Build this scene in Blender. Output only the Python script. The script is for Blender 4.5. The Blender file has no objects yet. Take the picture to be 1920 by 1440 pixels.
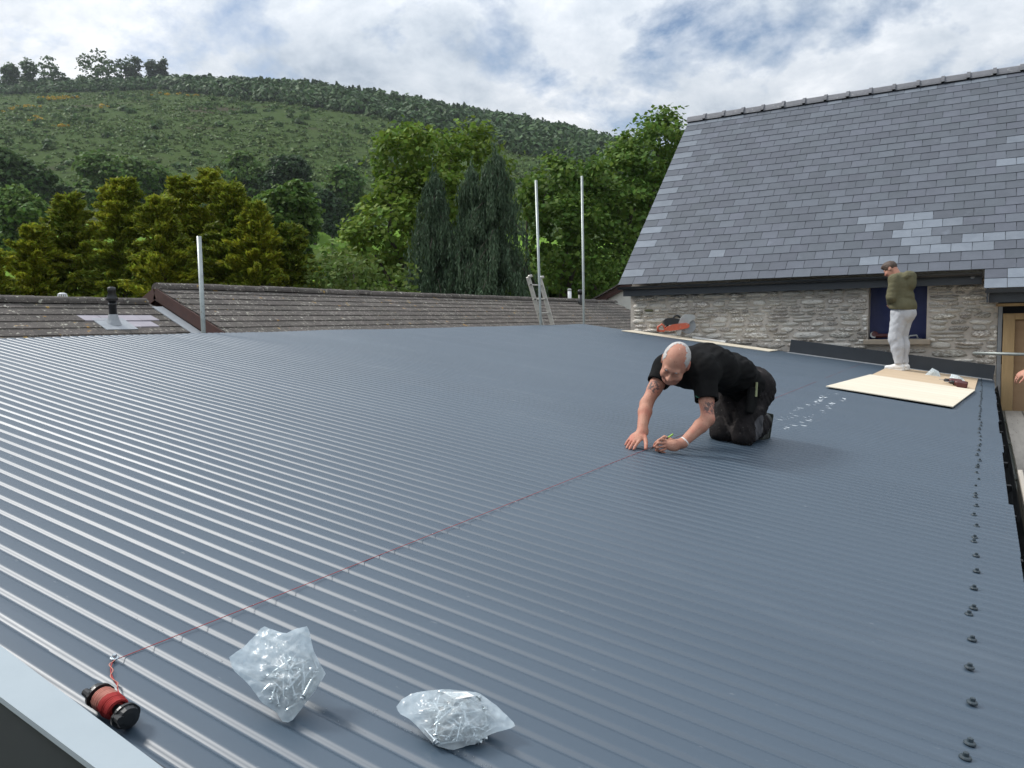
import bpy, math, random
import numpy as np
from mathutils import Vector, Matrix, Euler
random.seed(7); rng = np.random.default_rng(7)
R = math.radians
sc = bpy.context.scene
col = sc.collection

# ------------------------------------------------------------------ camera
# world frame: camera at the origin, X along the barn wall (down the metal roof), Y towards the barn, Z up
F, CX, CY = 1452.0, 960.0, 720.0
XC = np.array([0.85433869, 0.02655957, -0.51903756])
YC = np.array([0.51944145, -0.07613321, 0.8511077])
YC = YC - (XC @ YC) * XC; YC /= np.linalg.norm(YC)
ZC = np.cross(XC, YC)
M = np.stack([XC, YC, ZC])
cam = bpy.data.cameras.new('camera'); camo = bpy.data.objects.new('camera', cam); col.objects.link(camo)
cam.sensor_width = 36; cam.lens = F / 1920 * 36; cam.clip_start = 0.05; cam.clip_end = 6000
rt, up, bk = M @ [1, 0, 0], M @ [0, -1, 0], M @ [0, 0, -1]
camo.matrix_world = Matrix(((rt[0], up[0], bk[0], 0), (rt[1], up[1], bk[1], 0), (rt[2], up[2], bk[2], 0), (0, 0, 0, 1)))
sc.camera = camo

# ------------------------------------------------------------------ sky, sun, exposure
SUN_EL, SUN_AZ = R(47), np.array([-0.975, -0.222])          # horizontal direction towards the sun
w = bpy.data.worlds.new('World'); sc.world = w; w.use_nodes = True
nt = w.node_tree; nt.nodes.clear()
def wn(t, **k):
    n = nt.nodes.new(t)
    for a, b in k.items(): setattr(n, a, b)
    return n
out = wn('ShaderNodeOutputWorld')
sky = wn('ShaderNodeTexSky', sky_type='NISHITA', sun_disc=False)
sky.sun_elevation = SUN_EL; sky.sun_rotation = math.atan2(SUN_AZ[0], SUN_AZ[1])
bg1 = wn('ShaderNodeBackground'); bg1.inputs[1].default_value = 0.10
nt.links.new(sky.outputs[0], bg1.inputs[0])
tc = wn('ShaderNodeTexCoord'); sep = wn('ShaderNodeSeparateXYZ'); nt.links.new(tc.outputs['Generated'], sep.inputs[0])
zz = wn('ShaderNodeMath', operation='MAXIMUM'); zz.inputs[1].default_value = 0.0; nt.links.new(sep.outputs[2], zz.inputs[0])
za = wn('ShaderNodeMath', operation='ADD'); za.inputs[1].default_value = 0.42; nt.links.new(zz.outputs[0], za.inputs[0])
dx = wn('ShaderNodeMath', operation='DIVIDE'); dy = wn('ShaderNodeMath', operation='DIVIDE')
nt.links.new(sep.outputs[0], dx.inputs[0]); nt.links.new(za.outputs[0], dx.inputs[1])
nt.links.new(sep.outputs[1], dy.inputs[0]); nt.links.new(za.outputs[0], dy.inputs[1])
cmb = wn('ShaderNodeCombineXYZ'); nt.links.new(dx.outputs[0], cmb.inputs[0]); nt.links.new(dy.outputs[0], cmb.inputs[1])
def wnoise(scale, detail, rough, off, dist=0.0):
    mp = wn('ShaderNodeMapping'); mp.inputs['Location'].default_value = off
    nt.links.new(cmb.outputs[0], mp.inputs[0])
    n = wn('ShaderNodeTexNoise'); n.inputs['Scale'].default_value = scale; n.inputs['Detail'].default_value = detail
    n.inputs['Roughness'].default_value = rough; n.inputs['Distortion'].default_value = dist
    nt.links.new(mp.outputs[0], n.inputs['Vector']); return n
def wramp(src, stops):
    r = wn('ShaderNodeValToRGB'); e = r.color_ramp.elements
    while len(e) < len(stops): e.new(0.5)
    for q, (p, c) in zip(e, stops):
        q.position = p; q.color = (*c, 1) if len(c) == 3 else c
    nt.links.new(src, r.inputs[0]); return r
n1 = wnoise(4.2, 9, 0.6, (3.1, 1.7, 0), 0.15)
n2 = wnoise(3.6, 11, 0.64, (8.3, 4.4, 2), 0.2)
mask = wramp(n1.outputs[0], [(0.33, (0, 0, 0)), (0.48, (1, 1, 1))])
ccol = wramp(n2.outputs[0], [(0.32, (0.33, 0.39, 0.47)), (0.44, (0.50, 0.55, 0.61)), (0.53, (0.60, 0.64, 0.69)), (0.66, (0.80, 0.82, 0.85))])
# overcast luminance rises from the horizon to the zenith as (1 + 2 sin e)
cie = wn('ShaderNodeMath', operation='MULTIPLY_ADD'); cie.inputs[1].default_value = 1.65; cie.inputs[2].default_value = 0.58; nt.links.new(zz.outputs[0], cie.inputs[0])
bg2 = wn('ShaderNodeBackground'); nt.links.new(cie.outputs[0], bg2.inputs[1]); nt.links.new(ccol.outputs[0], bg2.inputs[0])
mx = wn('ShaderNodeMixShader'); nt.links.new(mask.outputs[0], mx.inputs[0]); nt.links.new(bg1.outputs[0], mx.inputs[1]); nt.links.new(bg2.outputs[0], mx.inputs[2])
nt.links.new(mx.outputs[0], out.inputs[0])
sun = bpy.data.lights.new('sun', 'SUN'); sun.energy = 2.6; sun.angle = R(12); sun.color = (1, 0.97, 0.92)
suno = bpy.data.objects.new('sun', sun); col.objects.link(suno)
sd = Vector((SUN_AZ[0] * math.cos(SUN_EL), SUN_AZ[1] * math.cos(SUN_EL), math.sin(SUN_EL)))
suno.rotation_euler = sd.to_track_quat('Z', 'Y').to_euler()
sc.view_settings.view_transform = 'Standard'; sc.view_settings.look = 'None'
sc.view_settings.exposure = 0.32; sc.view_settings.gamma = 1.0; sc.view_settings.use_curve_mapping = False
sc.render.engine = 'CYCLES'
sc.cycles.use_denoising = True
sc.cycles.max_bounces = 8; sc.cycles.transparent_max_bounces = 24; sc.cycles.diffuse_bounces = 3
sc.cycles.glossy_bounces = 3; sc.cycles.transmission_bounces = 4; sc.cycles.volume_bounces = 0
sc.cycles.caustics_reflective = False; sc.cycles.caustics_refractive = False

# ------------------------------------------------------------------ geometry helpers
TS = math.tan(R(7.7)); Z0 = -1.015                       # metal roof: z = Z0 - TS*x on the crests
def ray(p): return M @ np.array([(p[0] - CX) / F, (p[1] - CY) / F, 1.0])
def at(px, py, d): return ray((px, py)) * d
def roofpt(px, py, h=0.0):
    r = ray((px, py)); return r * ((Z0 + h) / (r[2] + TS * r[0]))
def roofz(x): return Z0 - TS * x
def yplane(px, py, Y): r = ray((px, py)); return r * (Y / r[1])
def xplane(px, py, X): r = ray((px, py)); return r * (X / r[0])
def depth(v): return float(M[:, 2] @ np.asarray(v))
def horizon(px): return 621.5 - 0.01694 * px
WL = {}
def wloc(o): return WL.get(o.name, np.zeros(3)) if o else np.zeros(3)
def link(o, parent=None, loc=None):
    col.objects.link(o)
    if parent: o.parent = parent
    if loc is not None:
        o.location = np.asarray(loc, float) - wloc(parent); WL[o.name] = np.asarray(loc, float)
    return o
def tag(o, label=None, cat=None, group=None, kind=None):
    if label: o['label'] = label
    if cat: o['category'] = cat
    if group: o['group'] = group
    if kind: o['kind'] = kind
    return o
def thing(name, loc, label, cat, group=None):
    o = bpy.data.objects.new(name, None); o.empty_display_size = 0.1
    link(o, None, loc); return tag(o, label, cat, group)
def mesh_np(name, V, Fq, mats, smooth=False, mi=None):
    V = np.asarray(V, np.float32).reshape(-1, 3)
    me = bpy.data.meshes.new(name)
    if isinstance(Fq, np.ndarray):
        k = Fq.shape[1]; n = len(Fq)
        me.vertices.add(len(V)); me.vertices.foreach_set('co', V.ravel())
        me.loops.add(n * k); me.loops.foreach_set('vertex_index', Fq.astype(np.int32).ravel())
        me.polygons.add(n); me.polygons.foreach_set('loop_start', np.arange(0, n * k, k, dtype=np.int32))
        try: me.polygons.foreach_set('loop_total', np.full(n, k, np.int32))
        except Exception: pass
        me.update(calc_edges=True)
    else:
        me.from_pydata(V.tolist(), [], Fq); me.update()
    for m in (mats if isinstance(mats, (list, tuple)) else [mats]): me.materials.append(m)
    if smooth: me.polygons.foreach_set('use_smooth', np.ones(len(me.polygons), bool))
    if mi is not None: me.polygons.foreach_set('material_index', np.asarray(mi, np.int32))
    return me
def obj(name, V, Fq, mats, parent=None, smooth=False, mi=None, origin=None):
    V = np.asarray(V, float).reshape(-1, 3)
    o0 = np.asarray(origin, float) if origin is not None else (V.min(0) + V.max(0)) / 2 if parent else np.array([*(V.min(0) + V.max(0))[:2] / 2, V[:, 2].min()])
    return link(bpy.data.objects.new(name, mesh_np(name, V - o0, Fq, mats, smooth, mi)), parent, o0)
def inst(name, me, parent, loc, rot=None, scale=None):
    o = bpy.data.objects.new(name, me); link(o, parent, loc)
    if rot is not None: o.rotation_euler = rot
    if scale is not None: o.scale = scale
    return o
def frame(zdir, xhint=(1, 0, 0)):
    z = np.asarray(zdir, float); z = z / np.linalg.norm(z)
    x = np.asarray(xhint, float); x = x - (x @ z) * z
    if np.linalg.norm(x) < 1e-4: x = np.array([0, 1.0, 0]) - z[1] * z
    x /= np.linalg.norm(x); return np.stack([x, np.cross(z, x), z], 1)
class MB:
    def __init__(s): s.v = []; s.f = []; s.m = []; s.n = 0; s.cm = 0
    def add(s, V, Fs):
        V = np.asarray(V, float); s.v.append(V)
        for f in Fs: s.f.append([i + s.n for i in f]); s.m.append(s.cm)
        s.n += len(V); return s
    def mat(s, i): s.cm = i; return s
    def box(s, c, size, rot=None, bev=0.0):
        hx, hy, hz = np.asarray(size, float) / 2; b = min(bev, hx * .9, hy * .9, hz * .9)
        if b <= 0:
            V = np.array([[x, y, z] for z in (-hz, hz) for y in (-hy, hy) for x in (-hx, hx)])
            Fs = [(0, 2, 3, 1), (4, 5, 7, 6), (0, 1, 5, 4), (2, 6, 7, 3), (0, 4, 6, 2), (1, 3, 7, 5)]
        else:
            lay = []
            for z, q in ((-hz, b), (-hz + b, 0), (hz - b, 0), (hz, b)):
                X, Y = hx - q, hy - q; e = b
                lay += [(-X + (e if q == 0 else 0), -Y, z), (X - (e if q == 0 else 0), -Y, z), (X, -Y + (e if q == 0 else 0), z), (X, Y - (e if q == 0 else 0), z),
                        (X - (e if q == 0 else 0), Y, z), (-X + (e if q == 0 else 0), Y, z), (-X, Y - (e if q == 0 else 0), z), (-X, -Y + (e if q == 0 else 0), z)]
            V = np.array(lay); Fs = [tuple(range(7, -1, -1)), tuple(range(24, 32))]
            for r in range(3):
                for i in range(8): Fs.append((r * 8 + i, r * 8 + (i + 1) % 8, r * 8 + 8 + (i + 1) % 8, r * 8 + 8 + i))
        if rot is not None: V = V @ np.asarray(rot).T
        return s.add(V + np.asarray(c), Fs)
    def tube(s, pts, r, n=8, cap=True):
        P = np.asarray(pts, float); r = np.broadcast_to(r, len(P)); V = []; prev = None
        for i in range(len(P)):
            d = P[min(i + 1, len(P) - 1)] - P[max(i - 1, 0)]; d = d / (np.linalg.norm(d) + 1e-9)
            if prev is None: fr = frame(d, (0.3, 0.9, 0.1)); x = fr[:, 0]
            else: x = prev - (prev @ d) * d; x /= np.linalg.norm(x)
            prev = x; y = np.cross(d, x)
            for k in range(n): a = 2 * math.pi * k / n; V.append(P[i] + r[i] * (math.cos(a) * x + math.sin(a) * y))
        Fs = [(i * n + k, i * n + (k + 1) % n, (i + 1) * n + (k + 1) % n, (i + 1) * n + k) for i in range(len(P) - 1) for k in range(n)]
        if cap: Fs += [tuple(range(n - 1, -1, -1)), tuple(range((len(P) - 1) * n, len(P) * n))]
        return s.add(V, Fs)
    def lathe(s, prof, c, axis=(0, 0, 1), n=16):
        fr = frame(axis); V = []
        for r, z in prof:
            for k in range(n): a = 2 * math.pi * k / n; V.append(np.asarray(c) + fr @ np.array([r * math.cos(a), r * math.sin(a), z]))
        m = len(prof)
        Fs = [(i * n + k, i * n + (k + 1) % n, (i + 1) * n + (k + 1) % n, (i + 1) * n + k) for i in range(m - 1) for k in range(n)]
        Fs += [tuple(range(n - 1, -1, -1)), tuple(range((m - 1) * n, m * n))]
        return s.add(V, Fs)
    def prism(s, poly, h, c=(0, 0, 0), rot=None):
        P = np.asarray(poly, float); n = len(P)
        V = np.concatenate([np.c_[P, np.zeros(n)], np.c_[P, np.full(n, h)]])
        Fs = [tuple(range(n - 1, -1, -1)), tuple(range(n, 2 * n))] + [(i, (i + 1) % n, n + (i + 1) % n, n + i) for i in range(n)]
        if rot is not None: V = V @ np.asarray(rot).T
        return s.add(V + np.asarray(c), Fs)
    def build(s, name, mats, parent=None, smooth=False, origin=None):
        return obj(name, np.concatenate(s.v), s.f, mats, parent, smooth, s.m, origin)
    def mesh(s, name, mats, smooth=False): return mesh_np(name, np.concatenate(s.v), s.f, mats, smooth, s.m)

# ------------------------------------------------------------------ materials
def mat(name, c1, c2=None, rough=0.6, scale=8.0, spec=0.5, metal=0.0, bump=0.0, bscale=None, var=0.0, c3=None, c3at=(0.6, 0.66), c3scale=20.0,
        detail=6, trans=0.0, stretch=None, island=0.0, coat=0.0, rvar=0.0, hue=0.0, spots=None):
    m = bpy.data.materials.new(name); m.use_nodes = True; N = m.node_tree.nodes; L = m.node_tree.links
    b = N['Principled BSDF']; b.inputs['Roughness'].default_value = rough; b.inputs['Metallic'].default_value = metal
    b.inputs['Specular IOR Level'].default_value = spec; b.inputs['Coat Weight'].default_value = coat
    tcn = N.new('ShaderNodeTexCoord'); vec = tcn.outputs['Object']
    if stretch:
        mp = N.new('ShaderNodeMapping'); mp.inputs['Scale'].default_value = stretch; L.new(vec, mp.inputs[0]); vec = mp.outputs[0]
    oi = N.new('ShaderNodeObjectInfo')
    # per-object offset so that copies never show the same pattern
    vm = N.new('ShaderNodeVectorMath'); vm.operation = 'MULTIPLY_ADD'
    vm.inputs[1].default_value = (1, 1, 1); L.new(vec, vm.inputs[0])
    mulr = N.new('ShaderNodeMath'); mulr.operation = 'MULTIPLY'; mulr.inputs[1].default_value = 37.0; L.new(oi.outputs['Random'], mulr.inputs[0]); L.new(mulr.outputs[0], vm.inputs[2])
    vec = vm.outputs[0]
    def noise(sc_, det=detail):
        n = N.new('ShaderNodeTexNoise'); n.inputs['Scale'].default_value = sc_; n.inputs['Detail'].default_value = det; n.inputs['Roughness'].default_value = 0.6
        L.new(vec, n.inputs['Vector']); return n
    def mixc(fac, a, bcol, mode='MIX'):
        x = N.new('ShaderNodeMix'); x.data_type = 'RGBA'; x.blend_type = mode
        if isinstance(fac, float): x.inputs[0].default_value = fac
        else: L.new(fac, x.inputs[0])
        for i, q in ((6, a), (7, bcol)):
            if isinstance(q, tuple): x.inputs[i].default_value = (*q, 1)
            else: L.new(q, x.inputs[i])
        return x.outputs[2]
    def thr(src, lo, hi):
        r = N.new('ShaderNodeMapRange'); r.inputs[1].default_value = lo; r.inputs[2].default_value = hi; L.new(src, r.inputs[0]); return r.outputs[0]
    n1 = noise(scale)
    cur = mixc(thr(n1.outputs[0], 0.32, 0.68), c1, c2 if c2 else tuple(x * 0.8 for x in c1))
    if c3: cur = mixc(thr(noise(c3scale).outputs[0], *c3at), cur, c3)
    if spots:
        for (sc_, lo, hi, cc) in spots: cur = mixc(thr(noise(sc_, 3).outputs[0], lo, hi), cur, cc)
    if var or island or hue:
        rnd = oi.outputs['Random']
        if island:
            g = N.new('ShaderNodeNewGeometry'); a = N.new('ShaderNodeMath'); a.operation = 'ADD'; L.new(rnd, a.inputs[0]); L.new(g.outputs['Random Per Island'], a.inputs[1])
            fr = N.new('ShaderNodeMath'); fr.operation = 'FRACT'; L.new(a.outputs[0], fr.inputs[0]); rnd = fr.outputs[0]
        amp = max(var, island)
        hs = N.new('ShaderNodeHueSaturation'); L.new(cur, hs.inputs['Color'])
        mr = N.new('ShaderNodeMapRange'); mr.inputs[3].default_value = 1 - amp; mr.inputs[4].default_value = 1 + amp; L.new(rnd, mr.inputs[0]); L.new(mr.outputs[0], hs.inputs['Value'])
        if hue:
            m2 = N.new('ShaderNodeMath'); m2.operation = 'MULTIPLY'; m2.inputs[1].default_value = 7.31; L.new(rnd, m2.inputs[0])
            m3 = N.new('ShaderNodeMath'); m3.operation = 'FRACT'; L.new(m2.outputs[0], m3.inputs[0])
            mh = N.new('ShaderNodeMapRange'); mh.inputs[3].default_value = 0.5 - hue; mh.inputs[4].default_value = 0.5 + hue; L.new(m3.outputs[0], mh.inputs[0]); L.new(mh.outputs[0], hs.inputs['Hue'])
        cur = hs.outputs[0]
    L.new(cur, b.inputs['Base Color'])
    if rvar:
        mr = N.new('ShaderNodeMapRange'); mr.inputs[3].default_value = rough - rvar; mr.inputs[4].default_value = rough + rvar
        L.new(noise(scale * 0.7).outputs[0], mr.inputs[0]); L.new(mr.outputs[0], b.inputs['Roughness'])
    if bump:
        bp = N.new('ShaderNodeBump'); bp.inputs['Strength'].default_value = 1.0; bp.inputs['Distance'].default_value = bump
        L.new(noise(bscale or scale * 3).outputs[0], bp.inputs['Height']); L.new(bp.outputs[0], b.inputs['Normal'])
    if trans:
        o = N['Material Output']; t = N.new('ShaderNodeBsdfTranslucent'); L.new(cur, t.inputs[0]); x = N.new('ShaderNodeMixShader'); x.inputs[0].default_value = trans
        L.new(b.outputs[0], x.inputs[1]); L.new(t.outputs[0], x.inputs[2]); L.new(x.outputs[0], o.inputs[0])
    return m
def tweak(m, fn): fn(m.node_tree.nodes, m.node_tree.links, m.node_tree.nodes['Principled BSDF']); return m
M_SHEET = mat('painted_steel', (0.043, 0.068, 0.096), (0.038, 0.061, 0.087), rough=0.47, scale=1.3, spec=0.75, rvar=0.09, stretch=(0.25, 1, 1), spots=[(3.5, 0.60, 0.85, (0.062, 0.086, 0.112)), (45, 0.72, 0.76, (0.12, 0.14, 0.16))])
M_FLASH = mat('dark_flashing', (0.03, 0.036, 0.043), (0.026, 0.031, 0.037), rough=0.45, scale=6)
M_DARK = mat('backing_and_shade_black', (0.012, 0.012, 0.014), rough=0.8)  # near black: painted shade in the doorway gap, plain backing under the roofs
M_WHITECAP = mat('pale_capping', (0.33, 0.375, 0.40), (0.30, 0.345, 0.37), spec=0.2, rough=0.5, scale=5)
M_SCREWD = mat('dark_cap', (0.03, 0.045, 0.055), rough=0.4)
M_ZINC = mat('zinc', (0.55, 0.6, 0.62), (0.45, 0.5, 0.52), rough=0.3, metal=0.9, scale=30)
M_STONE = mat('stone', (0.36, 0.315, 0.265), (0.48, 0.43, 0.37), rough=0.9, scale=9, bump=0.02, bscale=16, var=0.3, hue=0.014,
              c3=(0.88, 0.85, 0.78), c3at=(0.50, 0.55), c3scale=9.0, spots=[(45, 0.62, 0.66, (0.72, 0.70, 0.63)), (12, 0.62, 0.70, (0.17, 0.145, 0.115))])
M_STONEW = mat('limewashed_stone', (0.84, 0.81, 0.74), (0.70, 0.66, 0.59), rough=0.9, scale=12, bump=0.02, bscale=18, var=0.15, c3=(0.36, 0.31, 0.26), c3at=(0.58, 0.64), c3scale=10.0)
M_STONEM = mat('mossy_stone', (0.19, 0.19, 0.10), (0.14, 0.14, 0.07), rough=0.95, scale=10, bump=0.01)
M_MORTAR = mat('mortar', (0.44, 0.395, 0.34), (0.56, 0.51, 0.45), rough=0.95, scale=5, bump=0.012, bscale=40, spots=[(25, 0.6, 0.68, (0.5, 0.47, 0.42))])
M_SLATE = mat('slate', (0.076, 0.086, 0.104), (0.090, 0.101, 0.122), spec=0.35, rough=0.6, scale=5, bump=0.0015, bscale=30, var=0.16, island=0.16, hue=0.012, spots=[(2.2, 0.66, 0.8, (0.13, 0.145, 0.175))])
M_SLATEL = mat('fresh_slate', (0.155, 0.178, 0.208), (0.125, 0.146, 0.175), rough=0.6, scale=6, bump=0.0015, bscale=30, var=0.12)
M_RIDGE = mat('ridge_clay', (0.115, 0.118, 0.13), (0.15, 0.152, 0.165), rough=0.7, scale=10, bump=0.004, var=0.1, c3=(0.32, 0.32, 0.31), c3at=(0.62, 0.7), c3scale=16)
M_TILE = mat('concrete_tile', (0.074, 0.066, 0.060), (0.106, 0.094, 0.085), rough=0.92, spec=0.2, scale=6, bump=0.006, bscale=50, var=0.15, island=0.15, hue=0.01,
             spots=[(30, 0.58, 0.66, (0.045, 0.042, 0.038)), (17, 0.61, 0.65, (0.27, 0.255, 0.215)), (9, 0.66, 0.69, (0.34, 0.33, 0.28)), (6, 0.67, 0.71, (0.30, 0.18, 0.05))])
M_TILEN = mat('new_tile', (0.32, 0.30, 0.33), (0.27, 0.25, 0.28), rough=0.8, scale=8, var=0.08)
M_LEAD = mat('lead', (0.24, 0.26, 0.28), (0.3, 0.32, 0.34), rough=0.5, scale=9, bump=0.003)
M_BARGE = mat('stained_bargeboard', (0.07, 0.028, 0.02), (0.05, 0.022, 0.018), rough=0.6, scale=12)
M_POLE = mat('galvanised_tube', (0.34, 0.37, 0.36), (0.26, 0.29, 0.28), rough=0.45, metal=0.55, scale=14, bump=0.001, c3=(0.2, 0.2, 0.18), c3at=(0.64, 0.7), c3scale=25)
M_ALU = mat('ladder_aluminium', (0.55, 0.53, 0.48), (0.42, 0.4, 0.36), rough=0.45, metal=0.35, scale=18, c3=(0.2, 0.19, 0.17), c3at=(0.62, 0.7), c3scale=30)
M_PLY = mat('plywood', (0.52, 0.40, 0.27), (0.45, 0.335, 0.22), rough=0.75, scale=3, stretch=(0.3, 2.4, 1), var=0.08, spots=[(12, 0.66, 0.72, (0.47, 0.37, 0.25))])
M_PLYL = mat('pale_plywood', (0.68, 0.62, 0.50), (0.60, 0.53, 0.41), rough=0.75, scale=3, stretch=(0.3, 2.4, 1), spots=[(9, 0.66, 0.74, (0.56, 0.48, 0.36))])
M_OSB = mat('brown_ply', (0.36, 0.235, 0.135), (0.31, 0.195, 0.105), rough=0.75, scale=2, stretch=(1, 1, 3))
M_OAK = mat('oak', (0.42, 0.29, 0.145), (0.34, 0.225, 0.105), rough=0.7, scale=4, stretch=(4, 4, 0.5), bump=0.002, spots=[(3, 0.64, 0.7, (0.2, 0.12, 0.06))])
M_SCAF = mat('scaffold_board', (0.40, 0.36, 0.31), (0.30, 0.27, 0.23), rough=0.85, scale=3, stretch=(4, 0.4, 1), var=0.12, bump=0.003, spots=[(10, 0.63, 0.7, (0.2, 0.17, 0.14))])
M_TARP = mat('blue_tarp', (0.007, 0.016, 0.10), (0.005, 0.011, 0.075), rough=0.45, scale=3, bump=0.01, bscale=4)
M_SILL = mat('sill_stone', (0.32, 0.27, 0.21), (0.26, 0.22, 0.17), rough=0.9, scale=10, bump=0.004)
M_RED = mat('red_twine', (0.42, 0.035, 0.03), (0.32, 0.02, 0.02), rough=0.8, scale=60)
M_PINK = mat('faded_twine', (0.55, 0.25, 0.19), (0.45, 0.16, 0.12), rough=0.8, scale=60)
M_BLACKP = mat('black_plastic', (0.012, 0.013, 0.014), rough=0.38, scale=20)
M_ORANGE = mat('orange_plastic', (0.62, 0.115, 0.05), (0.5, 0.10, 0.05), rough=0.5, scale=12, spots=[(18, 0.6, 0.7, (0.5, 0.28, 0.2))])
M_GREYP = mat('grey_guard', (0.42, 0.43, 0.41), (0.33, 0.34, 0.33), rough=0.5, scale=14)
M_WHITEP = mat('white_plastic', (0.75, 0.76, 0.76), rough=0.4)
M_MAROON = mat('maroon_plastic', (0.09, 0.02, 0.02), (0.07, 0.015, 0.015), rough=0.45)
M_RENDER = mat('white_render', (0.72, 0.70, 0.64), (0.64, 0.62, 0.56), rough=0.9, scale=6)
M_SKIN = mat('skin', (0.50, 0.265, 0.185), (0.42, 0.19, 0.13), rough=0.6, scale=16, spec=0.3, bump=0.0022, bscale=150, spots=[(9, 0.52, 0.72, (0.46, 0.165, 0.115)), (70, 0.62, 0.7, (0.34, 0.14, 0.09)), (40, 0.66, 0.72, (0.56, 0.36, 0.28))])
M_SHIRT = mat('black_cotton', (0.0135, 0.0135, 0.0135), (0.009, 0.009, 0.009), rough=0.95, scale=10, spec=0.08, bump=0.004, bscale=34)
M_TROUS = mat('work_trousers', (0.024, 0.021, 0.021), (0.017, 0.0155, 0.016), rough=0.95, scale=9, spec=0.08, bump=0.006, bscale=28, spots=[(12, 0.58, 0.72, (0.06, 0.053, 0.05)), (60, 0.66, 0.7, (0.09, 0.085, 0.08))])
M_PATCH = mat('trouser_panel', (0.075, 0.073, 0.078), (0.06, 0.058, 0.062), rough=0.85, scale=12)
M_BOOT = mat('boot_leather', (0.013, 0.013, 0.012), (0.02, 0.022, 0.016), rough=0.6, scale=14)
M_SOLE = mat('boot_sole', (0.016, 0.022, 0.013), rough=0.8)
M_GREYHAIR = mat('grey_hair', (0.52, 0.50, 0.48), (0.38, 0.36, 0.34), rough=0.7, scale=60, bump=0.002, bscale=160)
M_BROWNHAIR = mat('brown_hair', (0.045, 0.026, 0.016), (0.07, 0.042, 0.027), rough=0.6, scale=60, bump=0.003, bscale=120)
M_OLIVE = mat('olive_cotton', (0.135, 0.125, 0.075), (0.11, 0.103, 0.062), rough=0.95, scale=9, spec=0.1, bump=0.006, bscale=22)
M_JOG = mat('grey_jersey', (0.50, 0.51, 0.53), (0.44, 0.45, 0.475), rough=0.95, scale=8, spec=0.1, bump=0.006, bscale=20)
M_TRAIN = mat('white_trainer', (0.74, 0.73, 0.71), (0.66, 0.65, 0.63), rough=0.6, scale=12)
M_WHITE = mat('white_band', (0.72, 0.71, 0.68), rough=0.6)
M_GREENP = mat('green_pencil', (0.30, 0.55, 0.06), rough=0.5)
M_STEEL = mat('bright_steel', (0.5, 0.5, 0.5), rough=0.25, metal=1.0)
M_DUST = mat('drill_dust', (0.62, 0.66, 0.68), (0.5, 0.54, 0.57), rough=0.9, scale=30)
M_BARK = mat('bark', (0.075, 0.06, 0.045), (0.05, 0.042, 0.033), rough=0.95, scale=12, bump=0.02)
def leafmat(name, a, b, var=0.3, hue=0.02, tr=0.35): return mat(name, a, b, rough=0.6, scale=0.35, spec=0.14, trans=tr, island=var, hue=hue)
L_SYC = leafmat('sycamore_leaf', (0.165, 0.245, 0.034), (0.105, 0.175, 0.026))
L_SYC2 = leafmat('sycamore_leaf_deep', (0.12, 0.20, 0.034), (0.08, 0.145, 0.025))
L_GOLD = leafmat('golden_cypress_leaf', (0.30, 0.32, 0.026), (0.10, 0.15, 0.022), 0.45, 0.03)
L_WEEP = leafmat('weeping_cypress_leaf', (0.082, 0.125, 0.072), (0.06, 0.098, 0.055), 0.3, 0.02, 0.2)
L_SHRUB = leafmat('shrub_leaf', (0.12, 0.17, 0.04), (0.085, 0.13, 0.03))
L_FAR1 = leafmat('far_leaf_light', (0.11, 0.185, 0.048), (0.085, 0.145, 0.04), 0.25)
L_FAR2 = leafmat('far_leaf_dark', (0.052, 0.09, 0.038), (0.04, 0.07, 0.032), 0.25)
L_FAR3 = leafmat('far_leaf_fresh', (0.12, 0.20, 0.04), (0.085, 0.15, 0.032), 0.25)
L_FAR4 = leafmat('far_leaf_mid', (0.075, 0.13, 0.040), (0.058, 0.104, 0.034), 0.25)
L_WOOD = leafmat('wood_leaf', (0.062, 0.112, 0.036), (0.045, 0.085, 0.03), 0.3, 0.015, 0.15)
L_SCRUB = leafmat('scrub_leaf', (0.105, 0.165, 0.046), (0.088, 0.135, 0.04), 0.3, 0.02, 0.15)
L_GORSE = leafmat('gorse_flower', (0.45, 0.30, 0.02), (0.35, 0.24, 0.02), 0.2, 0.01, 0.1)
M_HILL = mat('hillside_turf', (0.040, 0.068, 0.018), (0.050, 0.075, 0.022), rough=0.95, spec=0.03, scale=0.05, bump=0.6, bscale=0.25, spots=[(0.018, 0.60, 0.70, (0.05, 0.044, 0.027)), (0.3, 0.55, 0.7, (0.025, 0.036, 0.015))])
M_FIELD = mat('meadow', (0.13, 0.23, 0.03), (0.11, 0.20, 0.028), rough=0.95, spec=0.03, scale=0.08, bump=0.05, bscale=3)
M_GROUND = mat('yard_ground', (0.09, 0.085, 0.07), (0.06, 0.07, 0.035), rough=0.95, scale=0.3, bump=0.03, bscale=4)

# ------------------------------------------------------------------ terrain
GZ = -4.0
def structure(o): return tag(o, kind='structure')
g = MB(); NR = 48
rad = [0.5, 15, 40, 96]
V = [[0, 0, GZ]] + [[r * math.cos(2 * math.pi * k / NR), r * math.sin(2 * math.pi * k / NR), GZ] for r in rad for k in range(NR)]
Fs = [(0, 1 + k, 1 + (k + 1) % NR) for k in range(NR)] + [(1 + i * NR + k, 1 + (i + 1) * NR + k, 1 + (i + 1) * NR + (k + 1) % NR, 1 + i * NR + (k + 1) % NR) for i in range(3) for k in range(NR)]
structure(obj('ground', V, Fs, M_GROUND, origin=(0, 0, GZ)))
SKX = [-9000, -1500, -400, 0, 200, 400, 560, 700, 850, 1000, 1120, 1300, 1700, 2600, 9000]
SKY_ = [330, 230, 200, 186, 178, 176, 182, 200, 226, 250, 274, 310, 370, 450, 520]
def skyratio(px): return (horizon(px) - np.interp(px, SKX, SKY_)) / F
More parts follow.
